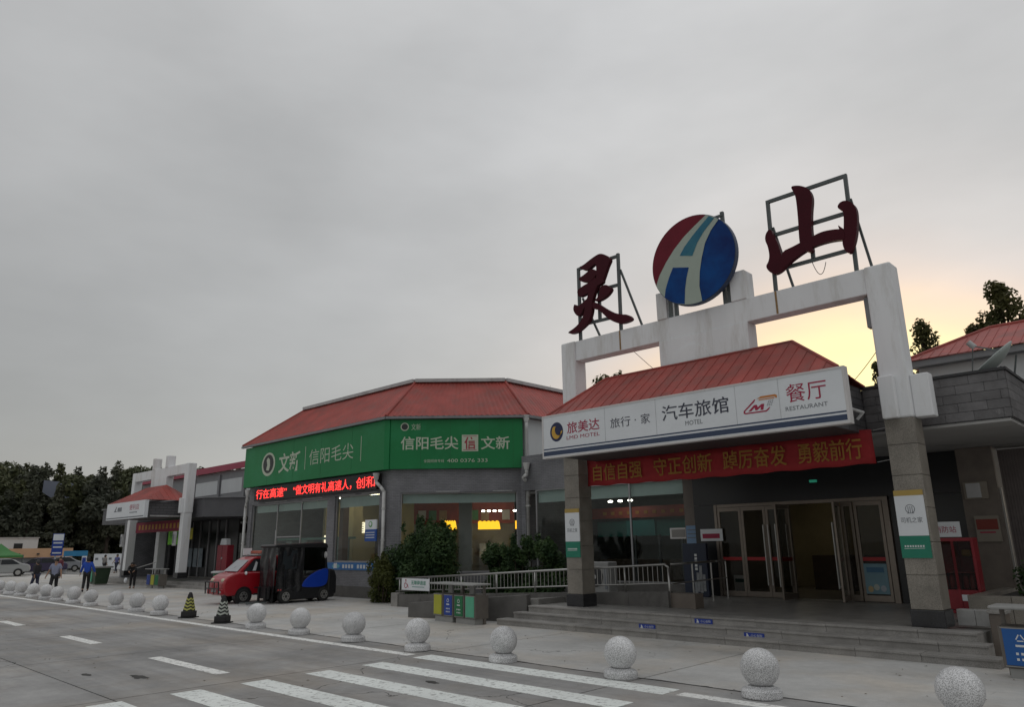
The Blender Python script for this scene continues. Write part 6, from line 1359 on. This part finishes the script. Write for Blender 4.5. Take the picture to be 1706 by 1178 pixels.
shrub('low dark shrub in the stone planter at the right', -2.95, 18.4, .85, 1.2, 1.0, .45, 1600, .05, LEAFBUSH, 6)
# ================================================================== far car park
def polar(deg, D): return (-D * math.cos(R(deg)), D * math.sin(R(deg)))
def azd(px): return 11.2 + (px / 330.0) * 11.8            # compass angle of an image column, for laying out the distance
def Fat(px, D):
    x, y_ = polar(azd(px), D); a = R(azd(px)); return Frame((x, y_, 0), (math.sin(a), math.cos(a), 0), (-math.cos(a), math.sin(a), 0))
def lowhouse():
    T = thing('white_shed', 'low white walled shed with a small dark window behind the green tent', 'building', (*polar(10.5, 98), 0)); F = Fat(-10, 98)
    MB(F).box(-6, 5.2, 0, 5, 0, 3.45).build('wall', WHITEWALL, T); MB(F).box(3.0, 3.8, -.03, -.001, 2.2, 2.9).build('window', DARKGLASS, T); MB(F).box(-6.1, 5.3, -.1, 5.1, 3.451, 3.55).build('roof', COPING, T)
    T = thing('orange_eaved_house', 'low grey house with pale orange eave band behind the parked cars', 'building', (*polar(13, 95), 0)); F = Fat(55, 95)
    MB(F).box(-5.5, 4.2, 0, 4, 0, 1.4).build('wall', GREYMETAL, T); MB(F).hexa([(-5.8, -.4, 1.42), (4.5, -.4, 1.42), (4.5, 4.2, 1.42), (-5.8, 4.2, 1.42), (-5.8, .1, 2.35), (4.5, .1, 2.35), (4.5, 4, 2.35), (-5.8, 4, 2.35)]).build('eave', M('eave_orange', (.42, .25, .14), .7, .1, 1), T)
    for s in (-2.5, -.5, 1.2, 2.4): MB(F).box(s, s + .25, -.42, -.30, 1.7, 1.85).build('vent', DKFRAME, T)
lowhouse()
bb_ = thing('hillside_billboard', 'pale blue grey billboard half hidden among the trees on the slope', 'billboard', (*polar(azd(97), 112), 0)); F = Fat(97, 112.5)
MB(F).prism([(-1.9, 10.9), (1.9, 10.6), (1.9, 8.0), (.4, 7.8), (-1.9, 9.4)], 0, .3).build('panel', M('billboard_pale', (.20, .22, .28), .6, .08, .5), bb_)
for s in (-.2, 1.4): MB(F).cyl((s, .4, 0), (s, .4, 9.5), .12).build('post', DARKSTEEL, bb_)
tn_ = thing('green_tent', 'green pyramid canopy tent over the parked cars at the left edge', 'tent', (*polar(azd(20), 80), 0)); F = Fat(20, 80)
TG = M('tent_green', (.05, .19, .05), .7, .1, 2)
vs = [(-1.75, -1.75, 1.72), (1.75, -1.75, 1.72), (1.75, 1.75, 1.72), (-1.75, 1.75, 1.72)] + [(-.8, -.8, 2.12), (.8, -.8, 2.12), (.8, .8, 2.12), (-.8, .8, 2.12)] + [(0, 0, 2.75)]
MB(F).add(vs, [(0, 1, 5, 4), (1, 2, 6, 5), (2, 3, 7, 6), (3, 0, 4, 7), (4, 5, 8), (5, 6, 8), (6, 7, 8), (7, 4, 8)]).build('canopy', TG, tn_)
for i in range(4):
    a, b2 = vs[i], vs[(i + 1) % 4]; MB(F).add([a, b2, (b2[0], b2[1], 1.55), (a[0], a[1], 1.55)], [(0, 1, 2, 3)]).build('valance', TG, tn_); MB(F).cyl((a[0], a[1], 0), (a[0], a[1], 1.78), .03, n=6).build('leg', DARKSTEEL, tn_)
def car(label, F, paint, s=1):
    T = thing('parked_car', label, 'car', tuple(F.o), 'cars parked under and beside the green tent')
    pr = chaikin([(-2.15, .3), (-2.28, .55), (-2.2, .8), (-1.5, .95), (-1.1, 1.02), (-.55, 1.42), (.2, 1.5), (.95, 1.45), (1.6, 1.05), (2.15, .98), (2.28, .7), (2.2, .3)], 1)
    MB(F).prism([(a * s, b_) for a, b_ in pr], -.85, .85).build('body', paint, T, bevel=.08)
    MB(F).prism([(-1.15, 1.0), (-.65, 1.38), (.05, 1.41), (.05, 1.0)], -.87, -.852).build('side_window', VGL, T); MB(F).prism([(.12, 1.0), (.12, 1.41), (.85, 1.42), (1.45, 1.02)], -.87, -.852).build('side_window', VGL, T)
    for a in (-1.35, 1.4):
        w_ = MB(F).cyl((a, -.9, .33), (a, -.68, .33), .33, n=20).build('wheel', TYRE, T); MB(F).cyl((a, -.905, .33), (a, -.89, .33), .19, n=14).build('rim', STEEL, w_)
        MB(F).cyl((a, .9, .33), (a, .68, .33), .33, n=20).build('wheel', TYRE, T)
    MB(F).ball((-2.12, -.6, .72), .12, 10, 6).build('headlight', COPING, T); MB(F).ball((2.15, -.6, .78), .1, 10, 6).build('tail_light', M('tail_red', (.3, .02, .02), .4), T)
car('white car parked under the green tent at the left edge', Fat(22, 78), M('car_white', (.34, .35, .345), .35, .04, 2)); car('dark violet car parked right of the green tent', Fat(82, 83), M('car_violet', (.045, .035, .085), .3, .05, 2))
car('silver car right of the dark violet car, behind the people', Fat(112, 90), M('car_silver', (.28, .29, .31), .3, .05, 2))
tt = thing('totem_sign', 'tall blue and white totem sign on a post beyond the car park', 'sign', (*polar(azd(106), 86), 0)); F = Fat(106, 86)
MB(F).cyl((-.1, .1, 0), (-.1, .1, 1.6), .09).build('post', COPING, tt); MB(F).box(-.5, .45, 0, .2, 1.6, 3.7).build('panel', PB, tt); MB(F).box(-.46, .41, -.02, -.001, 3.05, 3.65).build('header', SIGNWHITE, tt)
for z in (2.75, 2.35, 1.8): MB(F).box(-.4, .35, -.02, -.001, z, z + .13).build('text_line', WHITELET, tt)
ki = thing('blue_kiosk', 'small kiosk with bright blue fascia beyond the blue jacketed person', 'kiosk', (*polar(azd(136), 84), 0)); F = Fat(136, 84)
MB(F).box(-1.0, 1.0, 0, 1.5, 1.55, 2.05).build('fascia', M('kiosk_blue', (.03, .22, .42), .5, .1, 1), ki); MB(F).box(.55, .98, .01, .3, 0, 1.549).build('pillar', SIGNWHITE, ki); MB(F).box(.6, .9, -.01, .005, .7, 1.4).build('pillar_panel', PB, ki)
for s in (-.95, .5): MB(F).box(s, s + .06, .1, .16, 0, 1.55).build('leg', DKFRAME, ki)
MB(F).box(-1.9, -.6, -1, -.6, 0, .85).build('counter', SIGNWHITE, ki); MB(F).box(-1.7, -1.2, -1.02, -1.001, .2, .6).build('counter_panel', PB, ki)
for k in range(5):
    px = 172 + k * 11
    T = thing('display_board', 'white display board on the fence, %s from the left' % ORD[k], 'board', (*polar(azd(px), 84), 0), 'white display boards beyond the entrance'); F = Fat(px, 84)
    MB(F).box(-.33, .33, 0, .06, .25, 1.72).build('panel', SIGNWHITE, T); MB(F).box(-.2, .05, -.012, -.001, 1.15, 1.35).build('icon', GREYTXT, T)
    for s in (-.3, .28): MB(F).box(s, s + .04, .065, .1, 0, 1.7).build('leg', DARKSTEEL, T)

# ================================================================== overhead cables on the motel roof
def cable(label, a, b, sag):
    a, b = Vector(a), Vector(b); pts = []
    for i in range(13):
        f = i / 12; p = a.lerp(b, f); p.z -= sag * 4 * f * (1 - f); pts.append(p)
    c = MB()
    for p, q in zip(pts, pts[1:]): c.cyl(p, q, .008, n=5)
    tag(c.build('cable', DKFRAME), label, 'cable')
cable('thin dark cable across the left opening of the portal', (-10.9, 16.1, 7.1), (-9.9, 18.5, 5.5), .1)
cable('thin dark cable from the right pylon to the canopy roof', (-4.7, 16.05, 5.95), (-7.2, 19.5, 5.5), .12)
cable('drooping wire hanging below the right rooftop letter', (-5.75, 15.76, 8.1), (-5.45, 15.76, 8.0), .3)
rg2 = random.Random(8)
# small litter and dry leaves on the forecourt
lf = MB()
for i in range(160):
    x, y_ = rg2.uniform(-24, -2.5), rg2.choice((rg2.uniform(4.5, 10), rg2.uniform(10.2, 14.2))); a = rg2.uniform(0, 6.28); q = rg2.uniform(.012, .035)
    lf.add([(x + q * math.cos(a), y_ + q * math.sin(a), .008), (x - .4 * q * math.sin(a), y_ + .4 * q * math.cos(a), .016), (x - q * math.cos(a), y_ - q * math.sin(a), .008), (x + .4 * q * math.sin(a), y_ - .4 * q * math.cos(a), .01)], [(0, 1, 2, 3)])
lfo = lf.build('leaf_litter', M('dry_leaf', (.12, .09, .05), .8, .3, 6), recalc=False); lfo['kind'] = 'stuff'; lfo['label'] = 'scattered dry leaves and grit on the road and forecourt'

rj = random.Random(21); ck = MB(); top_ = []; bot_ = []; x = -60.0
while x < 4:
    c_ = 10.215 + .022 * math.sin(x * 1.7) + rj.uniform(-.018, .018); w_ = rj.uniform(.008, .032); top_.append((x, c_ + w_, .0035)); bot_.append((x, c_ - w_, .0035)); x += rj.uniform(.08, .3)
for i in range(len(top_) - 1): ck.add([bot_[i], bot_[i + 1], top_[i + 1], top_[i]], [(0, 1, 2, 3)])
ck.build('joint_crack', SOIL, pavement, recalc=False)
